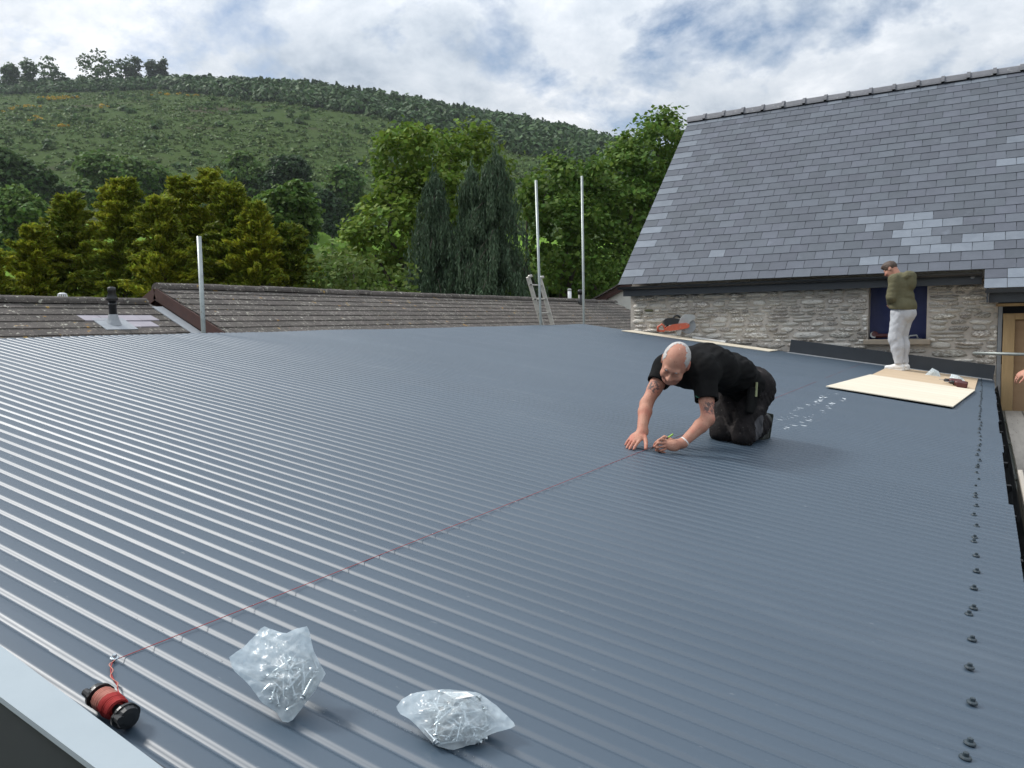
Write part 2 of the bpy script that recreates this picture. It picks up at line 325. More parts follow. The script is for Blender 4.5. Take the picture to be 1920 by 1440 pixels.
FWD = M @ np.array([0, 0, 1.0]); FWD[2] = 0; FWD /= np.linalg.norm(FWD)
RGT = np.array([FWD[1], -FWD[0], 0.0])
def vnoise(x, y, seed):
    r = np.random.default_rng(seed); ph = r.uniform(0, 6.28, 12); a = r.uniform(0, 6.28, 12); s = 0
    for i in range(12):
        f = 0.6 * 1.45 ** i; s = s + np.sin((x * math.cos(a[i]) + y * math.sin(a[i])) * f + ph[i]) / (1.3 ** i)
    return s / 3
def terrain_z(px, d):
    px = np.asarray(px, float); d = np.asarray(d, float); sk = skyratio(px)
    zf = 0.123 * 205 * np.clip(sk / 0.30, 0.3, 1.1)
    zs = sk * 640
    a = np.clip((d - 75) / 130, 0, 1); z1 = GZ + (zf - GZ) * (0.35 * a + 0.65 * a * a)
    b = np.clip((d - 205) / 435, 0, 1); z2 = (zs - zf) * (0.86 * b + 0.14 * np.sin(b * math.pi / 2))
    c = np.clip((d - 640) / 1500, 0, 3); z3 = -sk * 500 * c * 0.6
    x = d * (px - CX) / F
    return z1 + z2 + z3 + vnoise(x / 60, d / 60, 5) * 2.2 * np.clip((d - 215) / 120, 0, 1)
def terrain_pt(px, d):
    z = terrain_z(px, d); u = (np.asarray(px, float) - CX) / F
    return np.stack(np.broadcast_arrays(FWD[0] * d + RGT[0] * d * u, FWD[1] * d + RGT[1] * d * u, z), -1)
def terrain_grid(name, ds, m):
    ang = np.linspace(R(-84), R(80), 150); px = CX + F * np.tan(ang)
    # beyond 84 degrees the polar grid would run off: depth is divided by the secant so rings stay round there
    G = []
    for d in ds:
        dd = d * np.where(np.abs(ang) > R(55), np.cos(ang) / math.cos(R(55)), 1.0)
        P = terrain_pt(px, dd); P[:, 2] = terrain_z(px, np.full_like(px, d)); G.append(P)
    G = np.array(G); a, b = G.shape[:2]; idx = np.arange(a * b).reshape(a, b)
    Fq = np.stack([idx[:-1, :-1], idx[:-1, 1:], idx[1:, 1:], idx[1:, :-1]], -1).reshape(-1, 4)
    return structure(obj(name, G.reshape(-1, 3), Fq, m, smooth=True))
terrain_grid('field', [78, 95, 120, 150, 180, 214], M_FIELD)
terrain_grid('hill', list(np.linspace(211, 660, 70)) + [720, 820, 1000, 1400, 2000], M_HILL)

# ------------------------------------------------------------------ corrugated metal roof
PITCH, AMP, YPH = 0.0762, 0.0065, 1.985
def surf_profile(ph):
    u = (np.asarray(ph) / (2 * math.pi)) % 1.0
    g_ = np.cos(math.pi / 2 * np.clip(np.abs(u - .5) / .20, 0, 1)) ** 2; e_ = np.minimum(u, 1 - u) * 2
    return -.0078 * g_ - .0014 * e_ ** 2      # broad, slightly domed crest with a narrow trough
def surfz(x, y): return roofz(x) + float(surf_profile(2 * math.pi * (y - YPH) / PITCH))
XTOP, XEAVE, YW = -7.1, 0.15, 14.58
ROOFB = thing('metal_roofed_building', (-3.4, 7.5, GZ), 'low building under a wide dark blue-grey corrugated metal roof', 'building')
laps = [0.80] + [0.9563 + 0.9906 * k for k in range(14)]
laps[-1] = min(laps[-1], 14.4); laps = [l for l in laps if l < 14.3] + [14.52]
nx = 30
for k in range(len(laps) - 1):
    ya, yb = laps[k], min(laps[k + 1] + 0.045, 14.54)
    ys = np.arange(ya, yb, PITCH / 20)
    xs = np.linspace(XTOP + random.uniform(-.02, .02), XEAVE + random.uniform(-.012, .012), nx)
    X, Y = np.meshgrid(xs, ys, indexing='ij')
    tilt = random.uniform(-1, 1) * 0.0055; ph = random.uniform(0, 6.28)
    PHI = 2 * math.pi * (Y - YPH) / PITCH; zc = surf_profile(PHI)
    wob = 0.0026 * np.sin(X * 1.9 + ph) * np.sin((Y - ya) * 3.2) + 0.0015 * np.sin(X * 4.3 + ph * 2) * np.cos((Y - ya) * 6 + ph)
    Z = roofz(X) + zc + wob + tilt * np.sin(math.pi * (Y - ya) / .99) - (0.0007 if k else 0) * np.clip(1 - (Y - ya) / 0.05, 0, 1)
    n_, m_ = X.shape; idx = np.arange(n_ * m_).reshape(n_, m_)
    Fq = np.stack([idx[:-1, :-1], idx[1:, :-1], idx[1:, 1:], idx[:-1, 1:]], -1).reshape(-1, 4)
    obj('roof_sheet', np.stack([X, Y, Z], -1).reshape(-1, 3), Fq, M_SHEET, ROOFB, smooth=True)
ca = math.atan(TS); RS = np.array([[math.cos(ca), 0, math.sin(ca)], [0, 1, 0], [-math.sin(ca), 0, math.cos(ca)]])
RSM = Matrix(RS.tolist()).to_euler()
def roofbox(mb, x0, x1, y0, y1, h0, h1):
    xm = (x0 + x1) / 2
    return mb.box(np.array([xm, (y0 + y1) / 2, roofz(xm)]) + RS @ np.array([0, 0, (h0 + h1) / 2]), ((x1 - x0) / math.cos(ca), y1 - y0, h1 - h0), RS)
roofbox(MB(), -7.02, 0.04, 0.86, 14.45, -0.13, -0.05).build('light_seal_slab', M_DARK, ROOFB)  # added slab, unseen under the sheets, keeps light from leaking through
mb = MB(); mb.box((-6.9, 7.6, (GZ + roofz(-6.9) - .2) / 2), (0.2, 13.6, roofz(-6.9) - .2 - GZ)); mb.build('wall', M_RENDER, ROOFB)
mb = MB(); mb.box((-0.12, 7.6, (GZ + roofz(-.1) - .15) / 2), (0.2, 13.6, roofz(-.1) - .15 - GZ)); mb.build('wall', M_RENDER, ROOFB)
# near verge: flashing upstand with a pale capping strip on top
cpi = lambda x: .802 - .05 * (x + 1.79)
cpo = lambda x: .712 - .018 * (x + 1.79)
Vc = [np.array([x, f_(x), roofz(x)]) + RS @ np.array([0, 0, h_]) for h_ in (.088, .10) for x, f_ in ((-3.2, cpo), (.2, cpo), (.2, cpi), (-3.2, cpi))]
obj('capping', Vc, [(3, 2, 1, 0), (4, 5, 6, 7), (0, 1, 5, 4), (1, 2, 6, 5), (2, 3, 7, 6), (3, 0, 4, 7)], M_WHITECAP, ROOFB)
mb = MB(); roofbox(mb, -7.2, 0.2, 0.80, 0.812, -0.03, 0.05); roofbox(mb, -7.2, 0.2, 0.815, 0.85, -0.02, -0.012); mb.build('verge_flashing', M_SHEET, ROOFB)
mb = MB(); roofbox(mb, -7.2, 0.2, 0.712, 0.79, -2.2, 0.083); mb.build('verge_board', M_FLASH, ROOFB)
# wall abutment flashing, folded up against the stones
mb = MB()
for a, b, j in ((-2.98, -1.2, 0.0), (-1.2, 0.14, 0.004)):
    roofbox(mb, a, b, 14.46 - j, 14.475 - j, -0.02, 0.23)
mb.build('abutment_flashing', M_FLASH, ROOFB)
mb = MB(); roofbox(mb, -2.98, 0.13, 14.22, 14.455, 0.002, 0.006); mb.build('lead_soaker', M_LEAD, ROOFB)
# eaves: fascia and dark gutter with brackets below the sheet ends
mb = MB(); mb.box((0.055, 7.5, roofz(0.05) - 0.17), (0.025, 13.4, 0.2)); mb.build('fascia', M_FLASH, ROOFB)
mb = MB()
prof = [(0.065 * math.cos(a), 0.065 * math.sin(a)) for a in np.linspace(math.pi, 2 * math.pi, 9)]
for i in range(8):
    p, q = prof[i], prof[i + 1]; X0, Zg = 0.135, roofz(.13) - .06
    mb.add([(X0 + p[0], .9, Zg + p[1]), (X0 + q[0], .9, Zg + q[1]), (X0 + q[0], 14.2, Zg + q[1]), (X0 + p[0], 14.2, Zg + p[1])], [(0, 1, 2, 3)])
mb.build('gutter', M_BLACKP, ROOFB, smooth=True)
for y in np.arange(1.4, 14, 0.9):
    MB().box((0.10, y, roofz(.13) - .10), (0.16, 0.03, 0.06), bev=.004).build('gutter_bracket', M_BLACKP, ROOFB)
# screws with moulded caps along the eaves purlin
mb = MB(); mb.lathe([(0.0128, 0), (0.0132, 0.002), (0.0118, 0.0045), (0.0098, 0.0055), (0.0085, 0.006)], (0, 0, 0), n=14)
mb.lathe([(0.0062, 0.0058), (0.0062, 0.0125), (0.0050, 0.0140)], (0, 0, 0), n=6)
SCREW = mb.mesh('screw', M_SCREWD)
kk = round((2.967 - YPH) / PITCH); seq = []
c0 = kk - 26
while YPH + c0 * PITCH < 14.35:
    for s in (0, 1, 4, 7, 10): seq.append(c0 + s)
    c0 += 13
for s in seq:
    y = YPH + s * PITCH
    if 0.95 < y < 14.35:
        x = random.uniform(-.01, .01) - 0.01; inst('screw', SCREW, ROOFB, (x, y, roofz(x) + 0.0015), RSM, (1.05, 1.05, 1.05))
# dust streaks left on the crests by drilling, and swarf in the troughs near the bags
mb = MB()
for line, (pa, pb) in enumerate((((1452, 795), (1562, 737)), ((1470, 812), (1588, 745)))):
    A, B = roofpt(*pa), roofpt(*pb); n0 = math.ceil((min(A[1], B[1]) - YPH) / PITCH); n1_ = math.floor((max(A[1], B[1]) - YPH) / PITCH)
    for s in range(n0, n1_ + 1):
        if random.random() < 0.3: continue
        y = YPH + s * PITCH; t = (y - A[1]) / (B[1] - A[1]); x = A[0] + (B[0] - A[0]) * t + random.uniform(-.04, .04)
        l, wd = random.uniform(.02, .075), random.uniform(.004, .009); n = 7
        up_ = [(x + l * (i / n - .5), y + wd * math.sin(math.pi * i / n) * random.uniform(.5, 1.2), 0) for i in range(n + 1)]
        dn = [(x + l * (i / n - .5), y - wd * math.sin(math.pi * i / n) * random.uniform(.5, 1.2), 0) for i in range(n - 1, 0, -1)]
        mb.add([(a, b, roofz(a) + .0028 - 6 * abs(b - y) ** 2 * 30) for a, b, _ in up_ + dn], [tuple(range(len(up_ + dn)))])
o = mb.build('drill_dust', M_DUST); tag(o, 'white dust streaks scuffed across the ridges behind the kneeling man', 'dust', kind='stuff')
mb = MB()
for i in range(130):
    u = random.random(); px, py = (random.uniform(620, 960), 0) if u < .6 else (random.uniform(230, 600), 0)
    py = (1318 + (px - 600) * .42 if u < .6 else 1165 + (px - 230) * .47) + random.gauss(0, 6)
    p = roofpt(px, py, -.012); s = (round((p[1] - YPH) / PITCH - .5) + .5) * PITCH + YPH + random.gauss(0, .006)
    z = surfz(p[0], s) + .001
    mb.box((p[0], s, z), (random.uniform(.0008, .0026), random.uniform(.0006, .0014), random.uniform(.0004, .001)), Euler((random.random(), random.random(), random.random() * 6)).to_matrix())
o = mb.build('swarf', M_LEAD); tag(o, 'tiny metal swarf lying in the roof troughs near the bags', 'swarf', kind='stuff')

# ------------------------------------------------------------------ stone barn
BARN = thing('stone_barn', (-3, 18.5, GZ), 'old rubble stone barn with a steep grey slate roof', 'building')
XL, XR = -6.07, 0.18
WX0, WX1, WZ0, WZ1 = -1.71, -0.81, -0.385, 0.50
WALLH = 0.62
YF = YW + 0.045                                   # mortar face; stones stand proud to about YW
# mortar bed as a rough sheet with the window left open
xs = np.linspace(XL - .02, XR, 170); zs = np.linspace(-2.2, WALLH, 76)
Xg, Zg = np.meshgrid(xs, zs, indexing='ij'); Yg = YF + 0.008 * vnoise(Xg * 9, Zg * 9, 3) + 0.006 * vnoise(Xg * 30, Zg * 30, 4)
idx = np.arange(Xg.size).reshape(Xg.shape); Fq = []
for i in range(len(xs) - 1):
    for j in range(len(zs) - 1):
        cx_, cz_ = (xs[i] + xs[i + 1]) / 2, (zs[j] + zs[j + 1]) / 2
        if WX0 < cx_ < WX1 and WZ0 < cz_ < WZ1: continue
        Fq.append((idx[i, j], idx[i + 1, j], idx[i + 1, j + 1], idx[i, j + 1]))
WALL = obj('wall', np.stack([Xg, Yg, Zg], -1).reshape(-1, 3), np.array(Fq), M_MORTAR, BARN, smooth=True)
def stone_mesh(k):
    r = random.Random(100 + k); n = 14; ring = []
    e = r.choice((2.6, 3.2, 4.0)); ax = r.uniform(-.12, .12)
    for i in range(n):
        a = 2 * math.pi * i / n; c, s = math.cos(a), math.sin(a)
        q = (abs(c) ** e + abs(s) ** e) ** (-1 / e) * r.uniform(.78, 1.06)
        ring.append((.5 * q * c, .5 * q * s * (1 + ax * c)))
    V = [(x, 0.06, z) for x, z in ring] + [(x, -0.012 + r.uniform(-.004, .004), z) for x, z in ring] + [(x * .84, -.034 + r.uniform(-.008, .008), z * .78) for x, z in ring] + [(x * .45, -.042 + r.uniform(-.012, .01), z * .42) for x, z in ring] + [(0, -.044 + r.uniform(-.01, .01), 0)]
    Fs = [(l * n + i, l * n + (i + 1) % n, (l + 1) * n + (i + 1) % n, (l + 1) * n + i) for l in range(3) for i in range(n)] + [(3 * n + i, 3 * n + (i + 1) % n, 4 * n) for i in range(n)]
    return V, Fs
SM = []
for k in range(16):
    V, Fs = stone_mesh(k); SM.append([mesh_np('stone', V, Fs, m, True) for m in (M_STONE, M_STONEW, M_STONEM)])
z = -1.12; r = random.Random(11); STN = []
while z < WALLH - .03:
    h = r.choice((.045, .055, .07, .08, .095, .11, .13)) * (1.1 if z < -.2 else 1.0); h = min(h, WALLH - z)
    x = XL + r.uniform(0, .05)
    while x < XR - .03:
        wdt = min(r.uniform(1.2, 4.2) * h + r.uniform(.02, .14), XR - x)
        if wdt < .05: break
        cx_, cz_, hh, dz = x + wdt / 2, z + h / 2, h, 0.0
        x2 = x + wdt
        if z + h > WZ0 - .1 and z < WZ1 + .02 and x2 > WX0 and x < WX1:      # window: cut stones at the jambs
            if x < WX0 - .06: wdt = WX0 - .005 - x; cx_ = x + wdt / 2; x2 = WX1 + .005
            else: x = WX1 + .005; continue
        base = roofz(cx_) - 0.02
        if z + h > base and wdt > .04:
            split = h > .1 and r.random() < .35
            for q in ((0, 1) if split else (0,)):
                hq = h * (r.uniform(.4, .6) if q == 0 else .45) if split else h
                zq = z + hq / 2 if q == 0 else z + h - hq / 2
                u = r.random(); mi = 2 if (u < .005) else 1 if u < (.5 if cx_ < -3.5 else .4) else 0
                STN.append((wdt * hq, r.choice(SM)[mi], (cx_, YF - .002 + r.uniform(-.006, .008), zq + r.uniform(-.006, .006)), (0, r.uniform(-.05, .05), 0), (wdt * r.uniform(.9, .985), r.uniform(.45, .95), hq * r.uniform(.86, 1.02))))
        x = x2 + r.uniform(.002, .014)
    z += h + r.uniform(.002, .008)
STN.sort(key=lambda q: -q[0]); mb = MB()
for i, (_, me, l_, r_, s_) in enumerate(STN):
    if i < 298: inst('stone', me, WALL, l_, r_, s_)
    else: mb.add(np.array([v.co for v in me.vertices]) * np.array(s_) + np.array(l_), [list(p.vertices) for p in me.polygons])
if mb.n: tag(mb.build('pinning_stones', M_STONEW, WALL, True), kind='stuff')
# rest of the barn: side and back walls, gable
mb = MB(); mb.box((XL + .17, 18.6, -1.5), (0.38, 7.8, 5.0)); mb.prism([(14.7, 0), (22.5, 0), (18.6, 3.6)], .38, (XL - .02, 0, 1.0), np.array([[0, 0, 1], [1, 0, 0], [0, 1, 0]])); mb.build('gable_wall', M_MORTAR, BARN)
mb = MB(); mb.box((-1, 22.6, -1.4), (10, .4, 5.2)); mb.build('back_wall', M_MORTAR, BARN)
mb = MB(); mb.box(((XL + XR) / 2 - .1, YW + .38, -3.1), (XR - XL - .2, .3, 1.8)); mb.build('wall_footing', M_MORTAR, BARN)
# window: jambs, blue sheet inside, sill
mb = MB()
mb.box((WX0 - .03, YW + .2, (WZ0 + WZ1) / 2), (.06, .30, WZ1 - WZ0 + .1)); mb.box((WX1 + .03, YW + .2, (WZ0 + WZ1) / 2), (.06, .30, WZ1 - WZ0 + .1)); mb.build('window_jamb', M_MORTAR, BARN)
gx, gz = np.meshgrid(np.linspace(WX0 - .02, WX1 + .02, 30), np.linspace(WZ0 - .05, WZ1 + .1, 24), indexing='ij')
gy = YW + .30 + .02 * np.sin(gx * 11 + gz * 2) + .012 * vnoise(gx * 6, gz * 6, 9); idx = np.arange(gx.size).reshape(gx.shape)
WIN = obj('window_sheet', np.stack([gx, gy, gz], -1).reshape(-1, 3), np.stack([idx[:-1, :-1], idx[1:, :-1], idx[1:, 1:], idx[:-1, 1:]], -1).reshape(-1, 4), M_TARP, BARN, smooth=True)
mb = MB(); mb.box(((WX0 + WX1) / 2, YW + .1, WZ0 - .05), (1.02, .36, .09), bev=.012); mb.build('window_sill', M_SILL, BARN)
# slate roof
YE, ZE, YR, ZR = 14.26, 0.70, 18.58, 4.79
SL = np.array([0, YR - YE, ZR - ZE]); SLEN = np.linalg.norm(SL); SL = SL / SLEN; SN = np.cross([1, 0, 0], SL)
RX = Matrix(np.stack([[1, 0, 0], SL, SN], 1).tolist())
ROOF = obj('roof', [(-6.2, YE + .1, ZE + .05), (5, YE + .1, ZE + .05), (5, YR, ZR - .05), (-6.2, YR, ZR - .05), (5, 22.9, ZE + .05), (-6.2, 22.9, ZE + .05)], [(0, 1, 2, 3), (3, 2, 4, 5)], M_DARK, BARN)
GAU = SLEN / 26.3; SW = 0.30
def slate_mesh(k, wd=SW, m=M_SLATE):
    r = random.Random(500 + k); n = 5; ln = GAU * 1.55; t = .009; xs_ = np.linspace(-wd / 2 + .0036, wd / 2 - .0036, n)
    low = [-GAU / 2 + r.uniform(-.0022, .0022) for _ in xs_]
    V = [(x, l, -t / 2) for x, l in zip(xs_, low)] + [(x, l, t / 2) for x, l in zip(xs_, low)] + [(x, l + .004, t / 2 + .001) for x, l in zip(xs_, low)] + [(xs_[0], ln - GAU / 2, -t / 2), (xs_[-1], ln - GAU / 2, -t / 2), (xs_[0], ln - GAU / 2, t / 2), (xs_[-1], ln - GAU / 2, t / 2)]
    Fs = [(i, i + 1, n + i + 1, n + i) for i in range(n - 1)] + [(n + i, n + i + 1, 2 * n + i + 1, 2 * n + i) for i in range(n - 1)]
    Fs += [tuple(range(2 * n, 3 * n)) + (3 * n + 3, 3 * n + 2), (0, n, 2 * n, 3 * n + 2, 3 * n), (n - 1, 3 * n + 1, 3 * n + 3, 3 * n - 1, 2 * n - 1), (3 * n, 3 * n + 2, 3 * n + 3, 3 * n + 1), tuple(range(n - 1, -1, -1)) + (3 * n, 3 * n + 1)]
    return np.array(V), Fs
SMS = [[mesh_np('slate', *slate_mesh(k), m) for k in range(6)] for m in (M_SLATE, M_SLATEL)]
SMW = [[mesh_np('slate', *slate_mesh(k, SW * 1.5), m) for k in range(3)] for m in (M_SLATE, M_SLATEL)]
slots = []
lightpatch = [(6, -2.35, -.95), (5, -1.95, -.3), (4, -1.45, -.75), (3, -1.35, .3), (2, -1.2, .0), (3, .0, .7), (1, -1.9, -1.2), (12, .2, .8), (15, .1, .5)]
for row in range(-2, 26):
    xstart = -6.2 if row >= 0 else -0.02
    x = xstart; first = True
    while x < 3.2:
        wide = first and row % 2 == 1 and row >= 0
        half = first and row % 2 == 1 and row < 0
        wd = SW * 1.5 if wide else SW
        cx_ = x + wd / 2
        light = (wide and random.random() < .96) or any(row == q and a < cx_ < b and random.random() < .85 for q, a, b in lightpatch) or (row < 0 and random.random() < .75) or random.random() < .004 or (row == 25 and random.random() < .5)
        slots.append((row, cx_, wide, light)); x += wd; first = False
def slate_place(row, cx_):
    jit = random.gauss(0, .0025); c = np.array([cx_, YE, ZE]) + SL * ((row + .5) * GAU + jit) + SN * (.012 + random.uniform(0, .002))
    rm = RX @ Matrix.Rotation(random.gauss(0, .004), 3, 'Z') @ Matrix.Rotation(-.036 + random.gauss(0, .004), 3, 'X') @ Matrix.Rotation(random.gauss(0, .003), 3, 'Y')
    return c, rm
vis = [s for s in slots if s[1] < .75]; rest = [s for s in slots if s[1] >= .75]
vis.sort(key=lambda s: s[0] - s[1] * .8); big, small = vis[:300], vis[300:] + rest
for row, cx_, wide, light in big:
    c, rm = slate_place(row, cx_); inst('slate', random.choice((SMW if wide else SMS)[1 if light else 0]), ROOF, c, rm.to_euler())
mbd, mbl = MB(), MB()
for row, cx_, wide, light in small:
    c, rm = slate_place(row, cx_); V, Fs = slate_mesh(random.randrange(6), SW * 1.5 if wide else SW); (mbl if light else mbd).add(V @ np.array(rm).T + c, Fs)
for q, m in ((mbd, M_SLATE), (mbl, M_SLATEL)): tag(q.build('upper_slates', m, ROOF), kind='stuff')
# ridge tiles with raised collars
mb = MB(); n = 8
def ridge_prof(s): return [(s * -.15, -.135), (s * -.13, -.09), (s * -.075, -.01), (0, .02), (s * .075, -.01), (s * .13, -.09), (s * .15, -.135)]
def ridge_seg(mb, x0, x1, s, up_):
    P = ridge_prof(s); V = [(x0, y, z + up_) for y, z in P] + [(x1, y, z + up_) for y, z in P]; k = len(P)
    mb.add(V, [(i, i + 1, k + i + 1, k + i) for i in range(k - 1)] + [tuple(range(k)), tuple(range(2 * k - 1, k - 1, -1))])
ridge_seg(mb, -.225, .17, 1.0, 0); ridge_seg(mb, .165, .228, 1.16, .022); RT = mb.mesh('ridge_tile', M_RIDGE)
for k in range(22): inst('ridge_tile', RT, ROOF, (-6.0 + .45 * k, YR, ZR + .06 + random.uniform(-.006, .006)), (random.gauss(0, .01), random.gauss(0, .008), 0))
# eaves: fascia, gutter
mb = MB(); mb.box((-3.1, YE + .14, ZE - .13), (6.1, .03, .17)); mb.build('fascia', M_FLASH, BARN)
mb = MB(); mb.box((-3.1, YE + .30, ZE - .20), (6.05, .32, .02)); mb.build('soffit', M_FLASH, BARN)
mb = MB(); X0 = -6.22; prof = [(.06 * math.cos(a), .06 * math.sin(a)) for a in np.linspace(math.pi, 2 * math.pi, 9)]
for i in range(8):
    p, q = prof[i], prof[i + 1]; yc, zc = YE + .06, ZE - .035
    mb.add([(X0, yc + p[0], zc + p[1]), (X0, yc + q[0], zc + q[1]), (-.04, yc + q[0], zc + q[1]), (-.04, yc + p[0], zc + p[1])], [(3, 2, 1, 0)])
mb.add([(X0, YE + .06 + p[0], ZE - .035 + p[1]) for p in prof], [tuple(range(9))])
mb.build('gutter', M_BLACKP, BARN, smooth=True)
MB().tube([(-.18, YE + .16, ZE - .1), (-.18, YE + .12, ZE - .1)], .03, 10).build('gutter_outlet', M_LEAD, BARN)
# lower eaves to the right over the timber-framed opening
ZE2 = ZE - 2 * GAU * SL[2]; YE2 = YE - 2 * GAU * SL[1]
mb = MB(); mb.box((1.6, YE2 + .12, ZE2 - .12), (3.1, .03, .17)); mb.box((.03, YE2 + .25, ZE2 - .09), (.025, .5, .22)); mb.build('lower_fascia', M_FLASH, BARN)
mb = MB(); mb.box((1.6, YE2 + .03, ZE2 - .03), (3.2, .1, .06)); mb.build('lower_gutter', M_BLACKP, BARN)
mb = MB(); mb.box((1.7, YW - .1, .15), (3.1, .16, .045), bev=.004); mb.build('wall_plate', M_OAK, BARN)
mb = MB(); mb.box((1.72, YW + .9, -.3), (3.08, 1.5, 1.0)); mb.build('void_shade_box', M_DARK, BARN)  # solid box painted near black in place of the shade inside the opening
DOOR = MB().box((.335, YW + .02, -.76), (.16, .12, 1.54), bev=.006).build('door_post', M_OAK, BARN)
mb = MB(); mb.box((1.7, YW + .03, .02 - .055), (2.9, .13, .10), bev=.005); mb.build('door_header', M_OAK, BARN)
mb = MB(); mb.box((1.55, YW + .075, -.815), (2.26, .02, 1.44)); mb.build('plywood_infill', M_OSB, BARN)
mb = MB(); mb.box((.215, YW + .06, -.75), (.055, .05, 1.75)); mb.build('mastic_joint', M_LEAD, BARN)

# ------------------------------------------------------------------ tiled houses behind
def tiled_house(name, label, XRD, zr, y0, y1, pitch, depth_near, ncap, rows, gable):
    H = thing(name, (XRD, (y0 + y1) / 2, GZ), label, 'building')
    p = R(pitch); sl = np.array([math.cos(p), 0, -math.sin(p)]); nn = np.array([math.sin(p), 0, math.cos(p)])
    L_ = depth_near / math.cos(p)
    A = np.array([XRD, 0, zr])
    mb = MB(); e = A + sl * L_; e2 = A + np.array([-sl[0], 0, sl[2]]) * L_
    RF = mb.add([(A[0], y0, A[2] - .03), (A[0], y1, A[2] - .03), (e[0], y1, e[2] - .03), (e[0], y0, e[2] - .03), (e2[0], y1, e2[2] - .03), (e2[0], y0, e2[2] - .03)], [(0, 3, 2, 1), (0, 1, 4, 5)]).build('roof', M_TILE, H)
    mb = MB(); mb.box((XRD, (y0 + y1) / 2, (GZ + e[2]) / 2), (2 * depth_near - .8, y1 - y0 - .3, e[2] - GZ)); mb.build('wall', M_RENDER, H)
    gau = 0.245; tw = 0.30; rm = np.stack([sl, [0, 1, 0], nn], 1)
    def tilev(k):
        q = random.Random(k); t = .016; a = .0015; ln = gau * 1.2
        V = np.array([(-ln + gau / 2, -tw / 2 + a, -t / 2), (gau / 2 + q.uniform(-.004, .004), -tw / 2 + a, -t / 2), (gau / 2 + q.uniform(-.004, .004), tw / 2 - a, -t / 2), (-ln + gau / 2, tw / 2 - a, -t / 2)])
        V = np.concatenate([V, V + [0, 0, t]]); V[5, 0] -= .004; V[6, 0] -= .004
        return V, [(0, 3, 2, 1), (4, 5, 6, 7), (0, 1, 5, 4), (1, 2, 6, 5), (2, 3, 7, 6), (3, 0, 4, 7)]
    TMs = [mesh_np('tile', *tilev(k), M_TILE) for k in range(5)]; TNs = [mesh_np('tile', *tilev(k), M_TILEN) for k in range(3)]
    cells = [(r_, c) for r_ in range(rows) for c in range(-1 if r_ % 2 else 0, int((y1 - y0) / tw))]
    cells.sort(key=lambda q: abs(q[1] * tw + y0) + q[0] * .05)
    mb = MB(); cnt = 0
    for r_, c in cells:
        pos = A + sl * ((r_ + .62) * gau) + nn * .018 + np.array([0, y0 + tw * (c + .5 + (.5 if r_ % 2 else 0)) + random.gauss(0, .002), 0])
        if pos[1] > y1: continue
        if c < 0: pos = pos + np.array([0, tw * .45, 0]) - nn * .006
        rr = Matrix(rm.tolist()) @ Matrix.Rotation(-.06 + random.gauss(0, .008), 3, 'Y') @ Matrix.Rotation(random.gauss(0, .006), 3, 'Z')
        new = (name == 'low_tiled_house') and r_ in (2, 3) and 6.5 < pos[1] < 7.75
        if cnt < ncap: inst('tile', random.choice(TNs if new else TMs), RF, pos, rr.to_euler()); cnt += 1
        else:
            V, Fs = tilev(random.randrange(9)); mb.add(V @ np.array(rr).T + pos, Fs)
    if mb.n: tag(mb.build('far_tiles', M_TILE, RF), kind='stuff')
    # half round ridge tiles
    mb = MB(); P = [(.125 * math.cos(a), .105 * math.sin(a) - .03) for a in np.linspace(0, math.pi, 9)]
    V = [(x, -.219, z) for x, z in P] + [(x, .219, z) for x, z in P]; mb.add(V, [(i, i + 1, 9 + i + 1, 9 + i) for i in range(8)] + [tuple(range(9)), tuple(range(17, 8, -1))])
    me = mb.mesh('ridge_tile', M_TILE, False)
    for k in range(int((y1 - y0) / .445)): inst('ridge_tile', me, RF, (XRD, y0 + .22 + .445 * k, zr + .02 + random.gauss(0, .004)), (random.gauss(0, .012), 0, 0))
    if gable:
        mb = MB()
        for s in (1, -1):
            q = np.array([sl[0] * s, 0, sl[2]]); mb.box(A + q * L_ / 2 + np.array([0, y0 - .02, -.10]), (L_, .03, .19), np.stack([q, [0, 1, 0], np.cross(q, [0, 1, 0])], 1))
        mb.build('bargeboard', M_BARGE, H)
        mb = MB(); mb.prism([(-depth_near + .3, 0), (depth_near - .3, 0), (0, math.tan(p) * (depth_near - .3))], .12, (XRD, y0 + .25, e[2] + .0), np.array([[1, 0, 0], [0, 0, -1], [0, 1, 0]])); mb.build('gable', M_BARGE, H)
        mb = MB(); q = sl; mb.box(A + q * L_ * .52 + np.array([0, y0 - .13, -.235]), (L_ * .92, .2, .014), rm); mb.build('lead_gutter', M_LEAD, H)
    return H
tiled_house('low_tiled_house', 'low brown tiled roof with two pale replacement rows beside a black flue', -12, .42, 2.6, 8.12, 24, 3.4, 150, 9, False)
tiled_house('long_tiled_house', 'long brown lichen-spotted tiled roof running behind the scaffold tubes', -12, .69, 8.15, 27.3, 24, 3.4, 290, 10, True)
